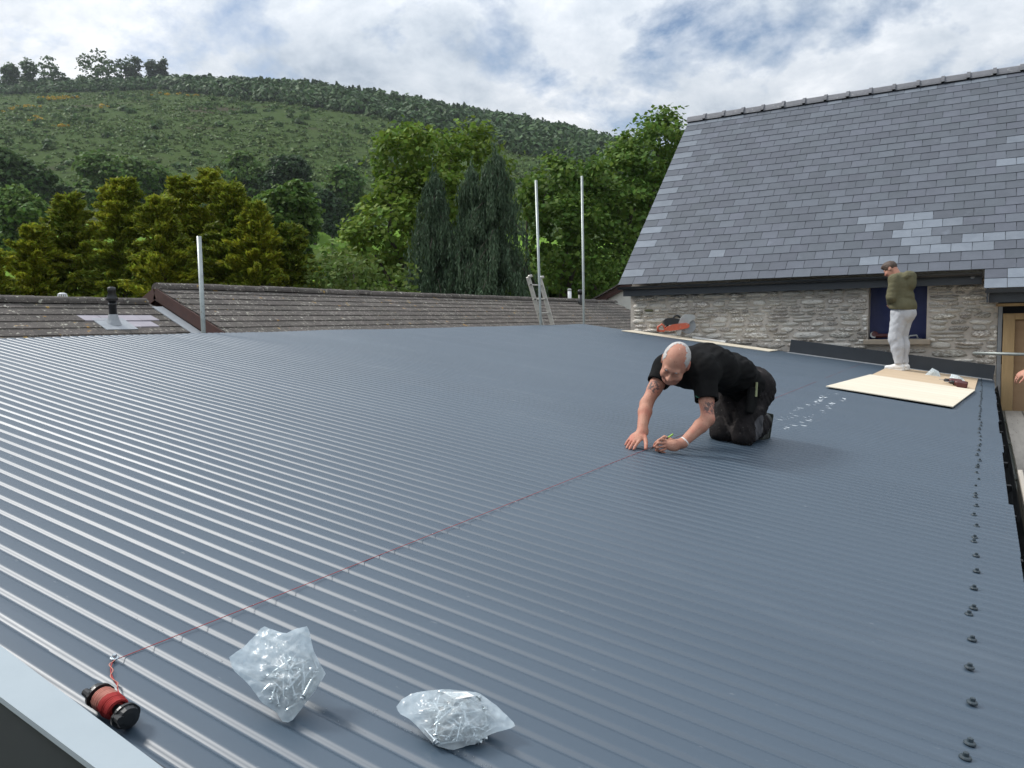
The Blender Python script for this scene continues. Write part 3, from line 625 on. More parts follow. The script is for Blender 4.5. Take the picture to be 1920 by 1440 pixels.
def flue(px, py0, py1, X, label, kind):
    b = xplane(px, py0, X); t = xplane(px, py1, X); h = t[2] - b[2]
    T = thing('flue' if kind != 'terminal' else 'vent_terminal', b, label, 'flue' if kind != 'terminal' else 'vent')
    if kind == 'black':
        MB().lathe([(.056, -.1), (.056, h * .50), (.062, h * .50), (.062, h * .55), (.056, h * .55), (.056, h * .62)], b).build('pipe', M_BLACKP, T, True)
        MB().lathe([(.056, h * .60), (.085, h * .64), (.08, h * .70), (.05, h * .85), (.058, h * .86), (.058, h * .98), (.03, h * 1.0)], b).build('cowl', M_BLACKP, T, True)
        mb = MB(); mb.lathe([(.12, -.03), (.085, .05), (.062, .14)], b, n=14); mb.box(b + [.03, 0, -.005], (.42, .5, .012), np.array([[.92, 0, .4], [0, 1, 0], [-.4, 0, .92]])); mb.build('lead_slate', M_LEAD, T)
    elif kind == 'terminal':
        MB().lathe([(.07, -.25), (.07, h * .15)], b).build('pipe', M_WHITEP, T, True)
        mb = MB()
        for k in range(14): a = 2 * math.pi * k / 14; mb.tube([b + [.09 * math.cos(a), .09 * math.sin(a), h * .1], b + [.06 * math.cos(a), .06 * math.sin(a), h * .85]], .007, 5)
        tag(mb.build('cage', M_WHITEP, T), kind='stuff'); MB().lathe([(.062, h * .84), (.062, h * .92), (.03, h)], b).build('cap', M_WHITEP, T, True)
    elif kind == 'white':
        MB().lathe([(.065, -.3), (.065, h * .8)], b).build('pipe', M_WHITEP, T, True); MB().lathe([(.05, h * .8), (.07, h * .84), (.07, h * .95), (.04, h)], b).build('cap', M_GREYP, T, True)
    else:
        MB().lathe([(.07, -.3), (.07, h * .72)], b).build('pipe', M_BLACKP, T, True); MB().lathe([(.085, h * .72), (.085, h * .95), (.05, h)], b).build('cap', M_BLACKP, T, True)
flue(213, 607, 538, -11.2, 'black cowled flue pipe rising from the low tiled roof', 'black')
flue(118, 570, 549, -12.15, 'small pale caged vent terminal on the low roof ridge', 'terminal')
flue(1068, 566, 541, -12.3, 'small white flue pipe behind the long roof ridge', 'white')
flue(1088, 572, 543, -11.7, 'small black flue pipe between white flue and rightmost scaffold tube', 'dark')
# gabled white outbuilding end squeezed between the long roof and the barn
GB = thing('white_gabled_house', (-11, 30.5, GZ), 'white rendered gable with a brown bargeboard beside the barn corner', 'building')
pa, pb, pc = yplane(1186, 527, 28.5), yplane(1118, 565, 28.5), yplane(1260, 566, 28.5)
mb = MB(); mb.prism([(pb[0] + .25, pb[2] - 3), (pc[0], pb[2] - 3), (pc[0], pb[2] + .1), (pa[0], pa[2] - .12), (pb[0] + .25, pb[2])], 4.0, (0, 28.55, 0), np.array([[1, 0, 0], [0, 0, 1], [0, 1, 0]])); mb.build('wall', M_RENDER, GB)
mb = MB(); q = (pb - pa) / np.linalg.norm(pb - pa); mb.box((pa + pb) / 2 + [0, .0, -.04], (np.linalg.norm(pb - pa) + .3, .22, .22), frame(np.cross(q, [0, 1, 0]), q)); mb.build('bargeboard', M_BARGE, GB)
mb = MB(); mb.box((pa + pb) / 2 + [-.05, 2.0, .1], (np.linalg.norm(pb - pa) + .4, 4.4, .05), frame(np.cross(q, [0, 1, 0]), q)); mb.build('roof', M_TILE, GB)

# ------------------------------------------------------------------ scaffold tubes, ladder, platform
def pole(px0, py0, px1, py1, Xp, label, r=.0242):
    b = xplane(px1, py1 + 8, Xp); d = depth(b); t = at(px0, py0, d * 1.0); t = t * (Xp / t[0])
    o = MB().tube([b + (b - t) / np.linalg.norm(b - t) * .5, b, t], [r, r, r], 14).build('scaffold_tube', M_POLE, None, True); tag(o, label, 'scaffold tube', 'scaffold tubes behind the metal roof')
pole(373, 443, 382, 622, -7.17, 'short galvanised scaffold tube standing in front of the golden conifers')
pole(1005, 338, 1014, 608, -7.2, 'tall galvanised scaffold tube passing in front of the ladder', .025)
pole(1091, 330, 1095, 608, -7.16, 'tallest galvanised scaffold tube, rightmost of the upright tubes', .025)
MB().box(xplane(1045, 606, -7.6), (.10, 1.1, .09), Euler((.02, .2, 0)).to_matrix(), bev=.03).build('x', M_POLE) if False else None
LD = thing('ladder', xplane(1020, 640, -7.5), 'paint-spattered aluminium ladder leaning beside the scaffold tubes', 'ladder')
lt, rt_, lb, rb = xplane(990, 519, -7.42), xplane(1012, 521, -7.42), xplane(1017, 612, -7.2), xplane(1036, 609, -7.2)
ldir = (lb - lt) / np.linalg.norm(lb - lt)
for a, b in ((lt, lb), (rt_, rb)):
    e = b + (b - a) * .5; c = (a + e) / 2; ST = MB().box(c, (.03, .085, np.linalg.norm(e - a)), frame(e - a, (0, 1, 0)), bev=.006).build('stile', M_ALU, LD)
    MB().box(a + [.05, .0, .01], (.12, .045, .05), frame(e - a, (0, 1, 0)), bev=.012).build('end_hook', M_ALU, LD)
for f_ in (.16, .45, .74, 1.03, 1.3):
    a, b = lt + (lb - lt) * f_, rt_ + (rb - rt_) * f_; u = (b - a) / np.linalg.norm(b - a)
    MB().tube([a - u * .04, b + u * .04], .016, 8).build('rung', M_ALU, LD)
    MB().tube([a - u * .045 + [.032, 0, 0], a - u * .02 + [.036, 0, 0]], .012, 8).build('rung_end', M_BLACKP, LD)
PZ = -1.5
PF = thing('scaffold_platform', (.95, 8, PZ), 'weathered boarded scaffold platform along the roof eaves', 'scaffold')
for k, x in enumerate((.42, .66, .90, 1.14, 1.38)):
    for y0, y1 in ((1.2, 5.0), (5.02, 9.6), (9.63, 14.35)):
        MB().box((x, (y0 + y1) / 2, PZ - .02 + random.uniform(-.004, .004)), (.226, y1 - y0 - .01, .038), Euler((0, random.gauss(0, .006), random.gauss(0, .002))).to_matrix(), bev=.004).build('scaffold_board', M_SCAF, PF)
for y in (1.6, 4.0, 6.4, 8.8, 11.2, 13.6): MB().tube([(.15, y, PZ - .068), (1.75, y, PZ - .068)], .0242, 10).build('transom', M_POLE, PF, True)
for x in (.30, 1.6): MB().tube([(x, 1.0, PZ - .12), (x, 14.2, PZ - .12)], .0242, 10).build('ledger', M_POLE, PF, True)
for y in (2.6, 6.0, 9.4, 12.8): MB().tube([(1.66, y, GZ), (1.66, y, .2)], .0242, 10).build('standard', M_POLE, PF, True)
for k, (y0, y1, zt) in enumerate(((4.3, 5.15, -1.12), (5.3, 6.5, -1.10), (3.0, 4.1, -1.14))):
    o = MB().box((.245, (y0 + y1) / 2, zt - .15), (.03, y1 - y0, .3), bev=.004).build('toe_board', M_SCAF); tag(o, ['short grey board standing on edge below the roof eaves', 'longer grey board on edge below the eaves, farthest from camera', 'grey board on edge below the eaves, nearest the camera'][k], 'board')
o = MB().box((.47, 3.75, -1.36), (.05, .85, .10), Euler((.05, 0, -.18)).to_matrix(), bev=.006).build('timber_offcut', M_OAK); tag(o, 'mossy timber offcut lying on the scaffold boards by the roof edge', 'timber')
a, b = yplane(1824, 662, 14.25), yplane(1925, 664.5, 14.25)
o = MB().tube([a, b + (b - a) * .8], .0242, 12).build('scaffold_tube', M_POLE, None, True); tag(o, 'horizontal scaffold tube resting across the timber doorway', 'scaffold tube')

# ------------------------------------------------------------------ vegetation
def unit(a): return a / (np.linalg.norm(a, axis=-1, keepdims=True) + 1e-9)
def rnd_unit(n): return unit(rng.normal(size=(n, 3)))
def leaf_quads(C, A, B):
    """rhombic leaves: centres C, half-length vectors A, half-width vectors B"""
    n = len(C); V = np.stack([C - A, C + B, C + A, C - B], 1).reshape(-1, 3)
    return V, np.arange(4 * n).reshape(n, 4)
def leaf_obj(name, C, A, B, m, parent=None):
    V, Fq = leaf_quads(C, A, B); return obj(name, V, Fq, m, parent)
def clump_leaves(centres, outward, per, spread, size, flat=.55, droop=0.0, aspect=.8):
    n = len(centres); k = per
    C = np.repeat(centres, k, 0); O = np.repeat(outward, k, 0)
    C = C + rng.normal(size=(n * k, 3)) * spread * np.array([1, 1, flat])
    Nn = unit(O * .6 + np.array([0, 0, .7]) + rng.normal(size=(n * k, 3)) * .55)
    A = unit(np.cross(Nn, rnd_unit(n * k))); A[:, 2] -= droop; A = unit(A); B = unit(np.cross(Nn, A))
    s = size * rng.uniform(.65, 1.35, (n * k, 1))
    return C, A * s, B * s * aspect
def lobes_surface(lobes, dens, nbase=0):
    """points on the outside of a union of ellipsoids"""
    P, O = [], []
    for i, (c, r) in enumerate(lobes):
        c = np.asarray(c, float); r = np.asarray(r, float)
        n = int(dens * (.8 if i < nbase else 1.15) * (r[0] * r[1] + r[1] * r[2] + r[0] * r[2]) * 4.2)
        d = rnd_unit(n); q = rng.uniform(.55, 1.06, (n, 1)); p = c + d * r * q
        keep = np.ones(n, bool)
        for j, (c2, r2) in enumerate(lobes):
            if j != i: keep &= (((p - np.asarray(c2)) / np.asarray(r2)) ** 2).sum(1) > .62
        P.append(p[keep]); O.append(unit(d / r)[keep])
    return np.concatenate(P), np.concatenate(O)
def trunk_limbs(parent, base, lobes, r0, m=M_BARK, n=7):
    mb = MB(); base = np.asarray(base, float); top = np.mean([np.asarray(c) for c, _ in lobes], 0)
    fork = base + (top - base) * .45 + [0, 0, 0]
    mb.tube([base - [0, 0, .3], base + [0, 0, .2], (base + fork) / 2 + rng.normal(size=3) * r0 * .4, fork], [r0 * 1.5, r0 * 1.15, r0 * .95, r0 * .75], 10)
    tr = mb.build('trunk', m, parent, True)
    for c, r in lobes[:n]:
        c = np.asarray(c); e = c + rng.normal(size=3) * np.asarray(r) * .25; mid = (fork + e) / 2 + rng.normal(size=3) * .12 * np.linalg.norm(e - fork)
        MB().tube([fork - [0, 0, r0 * .5], mid, e], [r0 * .6, r0 * .38, r0 * .12], 7).build('limb', m, parent, True)
def pxlobes(L_, d, yoff=None):
    s = d / F; out_ = []
    for (px, py, rx, ry, *dd) in L_:
        q = d + (dd[0] if dd else 0.0); p = at(px, py, q); out_.append((p, (rx * s, rx * s * .95, ry * s)))
    return out_
def base_of(lobes, z=None):
    c = np.mean([np.asarray(c) for c, _ in lobes], 0); return np.array([c[0], c[1], GZ if z is None else z])
def knobbly(lobes, n, f):
    """add smaller bumps over each lobe so that the crown gets an uneven, clumped outline"""
    out_ = list(lobes)
    for c, r in lobes:
        for _ in range(n):
            d = rnd_unit(1)[0]; d[2] = abs(d[2]) * .8 + d[2] * .2; k = rng.uniform(.7, 1.3) * f
            out_.append((np.asarray(c) + d * np.asarray(r) * rng.uniform(.72, .98), np.asarray(r) * k * np.array([1, 1, .72])))
    return out_
def broadleaf(name, label, lobes, base, dens, per, spread, size, m, r0, group=None, bumps=7, f=.36, droop=.25):
    T = thing(name, base, label, 'tree', group)
    kb = knobbly(lobes, bumps, f)
    P, O = lobes_surface(kb, dens, len(lobes))
    C, A, B = clump_leaves(P, O, per, spread, size, droop=droop)
    leaf_obj('crown', C, A, B, m, T); trunk_limbs(T, base, lobes, r0); return T
G1 = 'broadleaf trees behind the tiled roofs'
lb = pxlobes([(790, 290, 82, 62, -.5), (865, 300, 70, 68, .5), (735, 310, 38, 45, -.8), (920, 315, 34, 62, 0), (820, 385, 110, 62, -.6), (735, 440, 72, 72, -1.5), (695, 470, 46, 50, -2), (790, 475, 70, 60, 0), (880, 430, 60, 70, 1)], 34)
broadleaf('sycamore_tree', 'big bright green broadleaf tree rising behind the dark weeping conifers', lb, base_of(lb), 2.5, 24, .27, .115, L_SYC, .3, G1, 9, .36)
lb = pxlobes([(1225, 285, 72, 68, 1), (1165, 330, 62, 52, 0), (1275, 300, 50, 70, 2), (1140, 400, 85, 70, -1), (1230, 400, 85, 90, 1), (1195, 490, 90, 70, 0), (1110, 480, 70, 70, -1)], 40)
broadleaf('sycamore_tree', 'tall dense green broadleaf tree against the barn verge', lb, base_of(lb), 2.1, 22, .30, .13, L_SYC2, .34, G1, 9, .36)
lb = pxlobes([(1035, 345, 52, 42, 0), (1085, 345, 48, 50, 1), (1050, 420, 62, 60, -.5), (1055, 500, 65, 60, 0), (1000, 380, 30, 40, 1)], 36)
broadleaf('sycamore_tree', 'lower green broadleaf tree behind the two tall scaffold tubes', lb, base_of(lb), 2.2, 22, .28, .12, L_SYC2, .26, G1, 9, .36)
lb = pxlobes([(690, 520, 75, 38, 0), (620, 530, 55, 34, .5), (745, 530, 42, 30, -.5), (650, 500, 40, 26, 1)], 21)
broadleaf('leafy_shrub', 'loose green shrub showing above the long tiled roof ridge', lb, base_of(lb), 4.2, 12, .17, .075, L_SHRUB, .1, None, 8, .4)
lb = pxlobes([(1175, 515, 40, 38, 0), (1135, 535, 40, 34, 0)], 35)
broadleaf('ivy_bush', 'dark ivy-like bush beside the white gable and barn corner', lb, base_of(lb), 3.0, 12, .2, .09, L_SYC2, .1, None, 8, .4)
# golden cypresses: upswept feathery sprays around a leader
def cypress(px, py, d, rb, label, seed):
    global rng
    rng = np.random.default_rng(seed)
    top = at(px, py, d); b = np.array([top[0], top[1], GZ]); H = top[2] - GZ
    T = thing('golden_conifer', b, label, 'tree', 'golden conifers behind the low tiled roof')
    nb = 190; hs = np.sort(rng.uniform(.18, 1, nb) ** .85); C_, A_, B_ = [], [], []
    twig = MB()
    for i, h in enumerate(hs):
        az = i * 2.399 + rng.normal() * .4; rad_ = rb * (1.03 - h) ** .72 * rng.uniform(.5, 1.36) + .12
        o = np.array([math.cos(az), math.sin(az), 0.0]); root = b + [0, 0, H * h - rad_ * .25]
        n = 16; t = np.linspace(.28, 1, n)[:, None]; droop = rng.uniform(.05, .5)
        line = root + o * rad_ * t + np.array([0, 0, 1]) * (rad_ * (.62 * t - droop * t ** 2.6))
        if i % 3 == 0: twig.tube([root, line[n // 2], line[-1]], [.03, .02, .006], 5)
        k = 17
        c = np.repeat(line, k, 0) + rng.normal(size=(n * k, 3)) * np.array([.092, .092, .066]) * (rb / 2) * (1.25 - np.repeat(t, k, 0) * .85)
        dirv = unit(o * .9 + np.array([0, 0, .42]) + rng.normal(size=(n * k, 3)) * .5)
        wv = unit(np.cross(dirv, unit(np.array([0, 0, 1.0]) + rng.normal(size=(n * k, 3)) * .6)))
        s = rng.uniform(.04, .10, (n * k, 1)); C_.append(c); A_.append(dirv * s); B_.append(wv * s * .34)
    # leader tip
    c = b + np.array([0, 0, H]) + rng.normal(size=(140, 3)) * np.array([.10, .10, .17]) - [0, 0, .3]; dv = unit(np.array([0, 0, 1.0]) + rng.normal(size=(140, 3)) * .5)
    C_.append(c); A_.append(dv * .1); B_.append(unit(np.cross(dv, rnd_unit(140))) * .035)
    leaf_obj('crown', np.concatenate(C_), np.concatenate(A_), np.concatenate(B_), L_GOLD, T)
    MB().tube([b - [0, 0, .2], b + [0, 0, H * .5], b + [0, 0, H * .97]], [.2, .12, .02], 8).build('trunk', M_BARK, T, True)
    o = twig.build('branches', M_BARK, T); o['kind'] = 'stuff'
cy = [(-30, 470, 20, 2.1, 'golden conifer cut by the left edge of the photo'), (62, 425, 21.5, 1.9, 'golden conifer behind the small caged vent'), (128, 367, 22.5, 2.1, 'golden conifer with a bare-tipped leader, left of the black flue'),
      (226, 342, 22, 2.3, 'bushy golden conifer directly above the black flue'), (300, 372, 20.5, 1.9, 'golden conifer above the gable of the long tiled roof'), (335, 338, 23, 1.9, 'golden conifer just left of the short scaffold tube'),
      (393, 322, 23, 2.2, 'tallest golden conifer, behind the short scaffold tube'), (432, 345, 22, 1.8, 'golden conifer just right of the short scaffold tube'), (478, 385, 21.5, 1.9, 'olive golden conifer in front of the fresh green tree'),
      (545, 425, 22.5, 1.7, 'rightmost low golden conifer beside the loose shrub')]
for i, c in enumerate(cy): cypress(*c, 40 + i)
# dark weeping conifers: tiers of hanging curtains
def weeping(px, py, d, rb, label, seed):
    global rng
    rng = np.random.default_rng(seed)
    top = at(px, py, d); b = np.array([top[0], top[1], GZ]); H = top[2] - GZ
    T = thing('weeping_conifer', b, label, 'tree', 'dark weeping conifers')
    C_, A_, B_ = [], [], []; lim = MB()
    for i in range(150):
        h = rng.uniform(.22, .985) ** .9; az = i * 2.399 + rng.normal() * .3; L_ = rb * ((1.02 - h) ** .75) * rng.uniform(.6, 1.12) + .1
        o = np.array([math.cos(az), math.sin(az), 0.0]); root = b + [0, 0, H * h]; n = 9; t = np.linspace(.1, 1, n)[:, None]
        line = root + o * L_ * t + np.array([0, 0, 1.0]) * L_ * (.25 * t - .75 * t * t)
        if i % 2 == 0: lim.tube([root, line[4], line[-1]], [.025, .018, .006], 5)
        k = 9
        for j in range(n):
            ln = rng.uniform(.35, .95) * (.5 + .5 * min(1, (1 - h) * 3 + .3)); st = line[j] + rng.normal(size=(1, 3)) * .06
            m_ = 3
            for s_ in range(m_):
                p0 = st + rng.normal(size=(1, 3)) * np.array([.07, .07, .03]); q = np.linspace(0, 1, k)[:, None]
                c = p0 + np.array([0, 0, -1.0]) * ln * q + rng.normal(size=(k, 3)) * .022
                dv = unit(np.array([0, 0, -1.0]) + rng.normal(size=(k, 3)) * .32); C_.append(c); A_.append(dv * rng.uniform(.06, .12, (k, 1))); B_.append(unit(np.cross(dv, rnd_unit(k))) * .024)
    c = b + np.array([0, 0, H]) + rng.normal(size=(220, 3)) * np.array([.06, .06, .4]) - [0, 0, .45]; dv = unit(np.array([0, 0, -1.0]) + rng.normal(size=(220, 3)) * .3)
    C_.append(c); A_.append(dv * .09); B_.append(unit(np.cross(dv, rnd_unit(220))) * .025)
    leaf_obj('crown', np.concatenate(C_), np.concatenate(A_), np.concatenate(B_), L_WEEP, T)
    MB().tube([b - [0, 0, .2], b + [0, 0, H * .5], b + [0, 0, H * .98]], [.2, .12, .015], 8).build('trunk', M_BARK, T, True)
    o = lim.build('branches', M_BARK, T); o['kind'] = 'stuff'
weeping(812, 322, 29, 2.2, 'slender dark weeping conifer, leftmost of the three weeping trees', 71)
weeping(884, 318, 28.5, 2.2, 'middle dark weeping conifer in front of the big green tree', 72)
weeping(927, 285, 28, 2.75, 'tallest dark weeping conifer, left of the tall scaffold tubes', 73)
rng = np.random.default_rng(90)
# trees on the rising ground behind
def far_tree(name, label, px, py, rx, ry, d, m, group, shape='round', leaf=.34, n=None):
    s = d / F; rx, ry = rx * 1.22, ry * 1.2; gp = terrain_pt(px, d); gp = np.asarray(gp).reshape(3)
    c = gp.copy(); zc = at(px, py, d)[2]; c[2] = zc
    T = thing(name, gp, label, 'tree', group); ll = []
    for _ in range(7):
        o = rng.uniform(-1, 1, 3); ll.append((c + np.array([RGT[0] * o[0] * rx * .5 + FWD[0] * o[1] * rx * .4, RGT[1] * o[0] * rx * .5 + FWD[1] * o[1] * rx * .4, o[2] * ry * .45 - (ry * .8 if _ > 3 else 0)]) * s, np.array([rx * .58, rx * .58, ry * .58]) * s * rng.uniform(.75, 1.1)))
    kb = knobbly(ll, 5, .42); tot = n or 9000; A0 = sum((r[0] * r[2]) for _, r in kb); P, O = lobes_surface(kb, tot / 9 / (A0 * 9))
    C, A, B = clump_leaves(P, O, 9, leaf * 1.1, leaf, droop=.2); leaf_obj('crown', C, A, B, m, T)
    h = max(1.0, zc - gp[2]); MB().tube([gp - [0, 0, .5], gp + [0, 0, h * .5], c], [rx * s * .10, rx * s * .07, rx * s * .03], 7).build('trunk', M_BARK, T, True)
FT = 'trees at the foot of the hill'
far_tree('hillside_tree', 'fresh green tree with a light crown behind the right-hand golden conifers', 548, 408, 66, 56, 62, L_FAR3, FT, leaf=.20, n=15000)
far_tree('hillside_tree', 'pale rounded tree at far left above the golden conifers', 68, 398, 46, 40, 100, L_FAR3, FT, leaf=.3)
far_tree('hillside_tree', 'dark-trunked tall tree on the left of the field', 65, 335, 40, 38, 165, L_FAR4, FT, leaf=.45)
far_tree('hillside_tree', 'wide domed tree on the slope above the bushiest golden conifer', 243, 325, 62, 36, 180, L_FAR1, FT, leaf=.45)
far_tree('hillside_tree', 'pale upright tree on the slope beside the dark round tree', 482, 330, 36, 42, 200, L_FAR1, FT, leaf=.5)
far_tree('hillside_tree', 'dark round tree on the slope, right of the pale upright tree', 543, 338, 38, 38, 192, L_FAR2, FT, leaf=.48)
far_tree('hillside_tree', 'pale misty tree left of the big broadleaf tree', 662, 352, 32, 32, 200, L_FAR1, FT, leaf=.5)
far_tree('hillside_tree', 'low dark tree standing on the right edge of the field', 632, 395, 24, 24, 170, L_FAR2, FT, leaf=.42)
far_tree('hillside_tree', 'dark hedge tree between the two leftmost pale trees', 145, 372, 22, 16, 170, L_FAR2, FT, leaf=.42)
far_tree('hillside_tree', 'dark hedge tree at the left edge above the field', 5, 382, 30, 18, 175, L_FAR2, FT, leaf=.42)
far_tree('hillside_tree', 'small dark bush tree below the domed slope tree', 290, 352, 30, 18, 185, L_FAR4, FT, leaf=.42)
far_tree('hillside_tree', 'grey-green hedge tree just above the right field edge', 600, 372, 30, 22, 190, L_FAR4, FT, leaf=.45)
FS = 'skyline trees on the hill'
for px, py, rx, ry, m, lab in ((15, 152, 11, 13, L_FAR4, 'leftmost small tree standing on the skyline'), (56, 149, 11, 14, L_FAR4, 'second small skyline tree from the left'), (91, 147, 12, 18, L_FAR4, 'narrow skyline tree left of the tall rounded one'),
        (133, 152, 24, 28, L_FAR4, 'tall rounded skyline tree standing apart'), (215, 152, 30, 32, L_FAR4, 'broad skyline tree at the left of the big clump'), (250, 156, 34, 30, L_FAR4, 'broadest skyline tree in the middle of the clump'),
        (277, 143, 17, 24, L_FAR2, 'dark pointed skyline tree at the right of the clump'), (318, 145, 12, 20, L_FAR2, 'thin open skyline tree right of the clump'), (334, 148, 9, 20, L_FAR2, 'thinnest skyline tree, farthest right of the clump')):
    far_tree('skyline_tree', lab, px, py, rx, ry, 632, m, FS, leaf=.9, n=2600)
def scatter_blobs(name, label, cat, pts, size, m, per, leaf, squash=.8, cone=0.0):
    n = len(pts); C = np.repeat(pts, per, 0); S = np.repeat(size, per)[:, None]; d = rnd_unit(n * per); d[:, 2] = np.abs(d[:, 2])
    q = rng.uniform(.6, 1, (n * per, 1)); off = d * S * q * np.array([1, 1, squash])
    if cone: hh = rng.uniform(0, 1, (n * per, 1)); off = np.concatenate([d[:, :2] * S * (1.02 - hh) * 1.1, hh * S * cone], 1)
    Nn = unit(d + rng.normal(size=(n * per, 3)) * .5); A = unit(np.cross(Nn, rnd_unit(n * per))); B = np.cross(Nn, A); L_ = leaf * S * rng.uniform(.7, 1.3, (n * per, 1))
    o = leaf_obj(name, C + off, A * L_, B * L_ * .8, m); return tag(o, label, cat, kind='stuff')
# woodland belt under the skyline
n = 2600; px = rng.uniform(-500, 1350, n); lo = np.interp(px, [-500, 100, 330, 480, 640, 800, 950, 1130, 1350], [600, 585, 575, 470, 455, 430, 400, 380, 380]); d = lo + (672 - lo) * rng.uniform(0, 1, n)
P = terrain_pt(px, d); S = rng.uniform(3.8, 7.0, n) * np.clip(.55 + (d - lo) / 60, .55, 1); P[:, 2] += 1.2
scatter_blobs('hilltop_wood', 'dense dark woodland covering the top of the hill', 'woodland', P, S, L_WOOD, 52, .27, 1.35)
n = 130; px = np.concatenate([rng.normal(480, 60, 45), rng.uniform(600, 1130, 67), rng.normal(862, 6, 18)]); d = rng.uniform(560, 655, n); P = terrain_pt(px, d); S = rng.uniform(1.6, 3.8, n)
scatter_blobs('hilltop_conifers', 'dark pointed conifers poking up along the wooded skyline', 'conifers', P, S, L_FAR2, 60, .3, cone=2.9)
# bracken, bushes and gorse on the open slope
n = 26000; px = rng.uniform(-450, 1300, n); d = 212 + 420 * rng.uniform(0, 1, n) ** .9
keep = vnoise(px / 60, d / 22, 31) + rng.normal(size=n) * .4 > -.1; px, d = px[keep], d[keep]; P = terrain_pt(px, d)
scatter_blobs('hill_scrub', 'rough bracken and low bushes covering the open hillside', 'scrub', P, rng.uniform(.4, 1.6, len(px)) ** 1.15, L_SCRUB, 12, .45, .7)
n = 600; px = rng.uniform(-450, 1300, n); d = 212 + 420 * rng.uniform(0, 1, n); P = terrain_pt(px, d)
scatter_blobs('hill_bushes', 'rounder darker bushes dotted over the hillside', 'bushes', P, rng.uniform(1.6, 3.2, n), L_FAR4, 40, .34, .9)
gp = np.concatenate([np.c_[rng.normal(cx_, sx, k), rng.normal(dd, 6, k)] for cx_, sx, dd, k in ((135, 18, 520, 26), (75, 14, 460, 16), (222, 4, 440, 4), (390, 5, 500, 6), (100, 8, 395, 6), (60, 10, 470, 6), (345, 14, 530, 6), (145, 8, 370, 5))])
P = terrain_pt(gp[:, 0], gp[:, 1]); P[:, 2] += 1.0
scatter_blobs('gorse', 'yellow flowering gorse scattered on the hillside', 'gorse', P, rng.uniform(.7, 1.5, len(P)), L_GORSE, 16, .4, .8)
# hedge line along the field
n = 420; px = np.concatenate([rng.uniform(-300, 160, n // 2), rng.uniform(560, 700, n // 2)]); d = rng.uniform(205, 214, n); P = terrain_pt(px, d)
scatter_blobs('field_hedge', 'dark hedge along the upper edge of the field', 'hedge', P, rng.uniform(1.5, 3.2, n), L_FAR2, 36, .3, 1.0)
n = 1400; px = np.concatenate([rng.uniform(-300, 560, 250), rng.uniform(605, 1260, n - 250)]); d = rng.uniform(44, 52, n); P = np.stack([FWD[0] * d + RGT[0] * d * (px - CX) / F, FWD[1] * d + RGT[1] * d * (px - CX) / F, np.full(n, GZ) + np.concatenate([rng.uniform(0, 1.6, 250), rng.uniform(0, 7.6, n - 250)])], -1)
scatter_blobs('undergrowth', 'dark undergrowth between the trunks behind the tiled roofs', 'undergrowth', P, rng.uniform(.8, 1.5, n), L_SYC2, 50, .17, 1.1)
print('tris', sum(len(o.data.polygons) * 2 for o in col.objects if o.type == 'MESH'))

# thin summer haze between here and the hill
hz = bpy.data.materials.new('haze'); hz.use_nodes = True; N_ = hz.node_tree.nodes; N_.remove(N_['Principled BSDF']); pv = N_.new('ShaderNodeVolumePrincipled'); pv.inputs['Color'].default_value = (.86, .92, 1, 1); pv.inputs['Density'].default_value = .00009; pv.inputs['Anisotropy'].default_value = .3
hz.node_tree.links.new(pv.outputs[0], N_['Material Output'].inputs['Volume'])
HB = MB().box((0, 300, 120), (4600, 4600, 252)).build('haze', hz, origin=(0, 300, -6)); tag(HB, 'thin pale haze in the valley air', 'haze', kind='stuff')

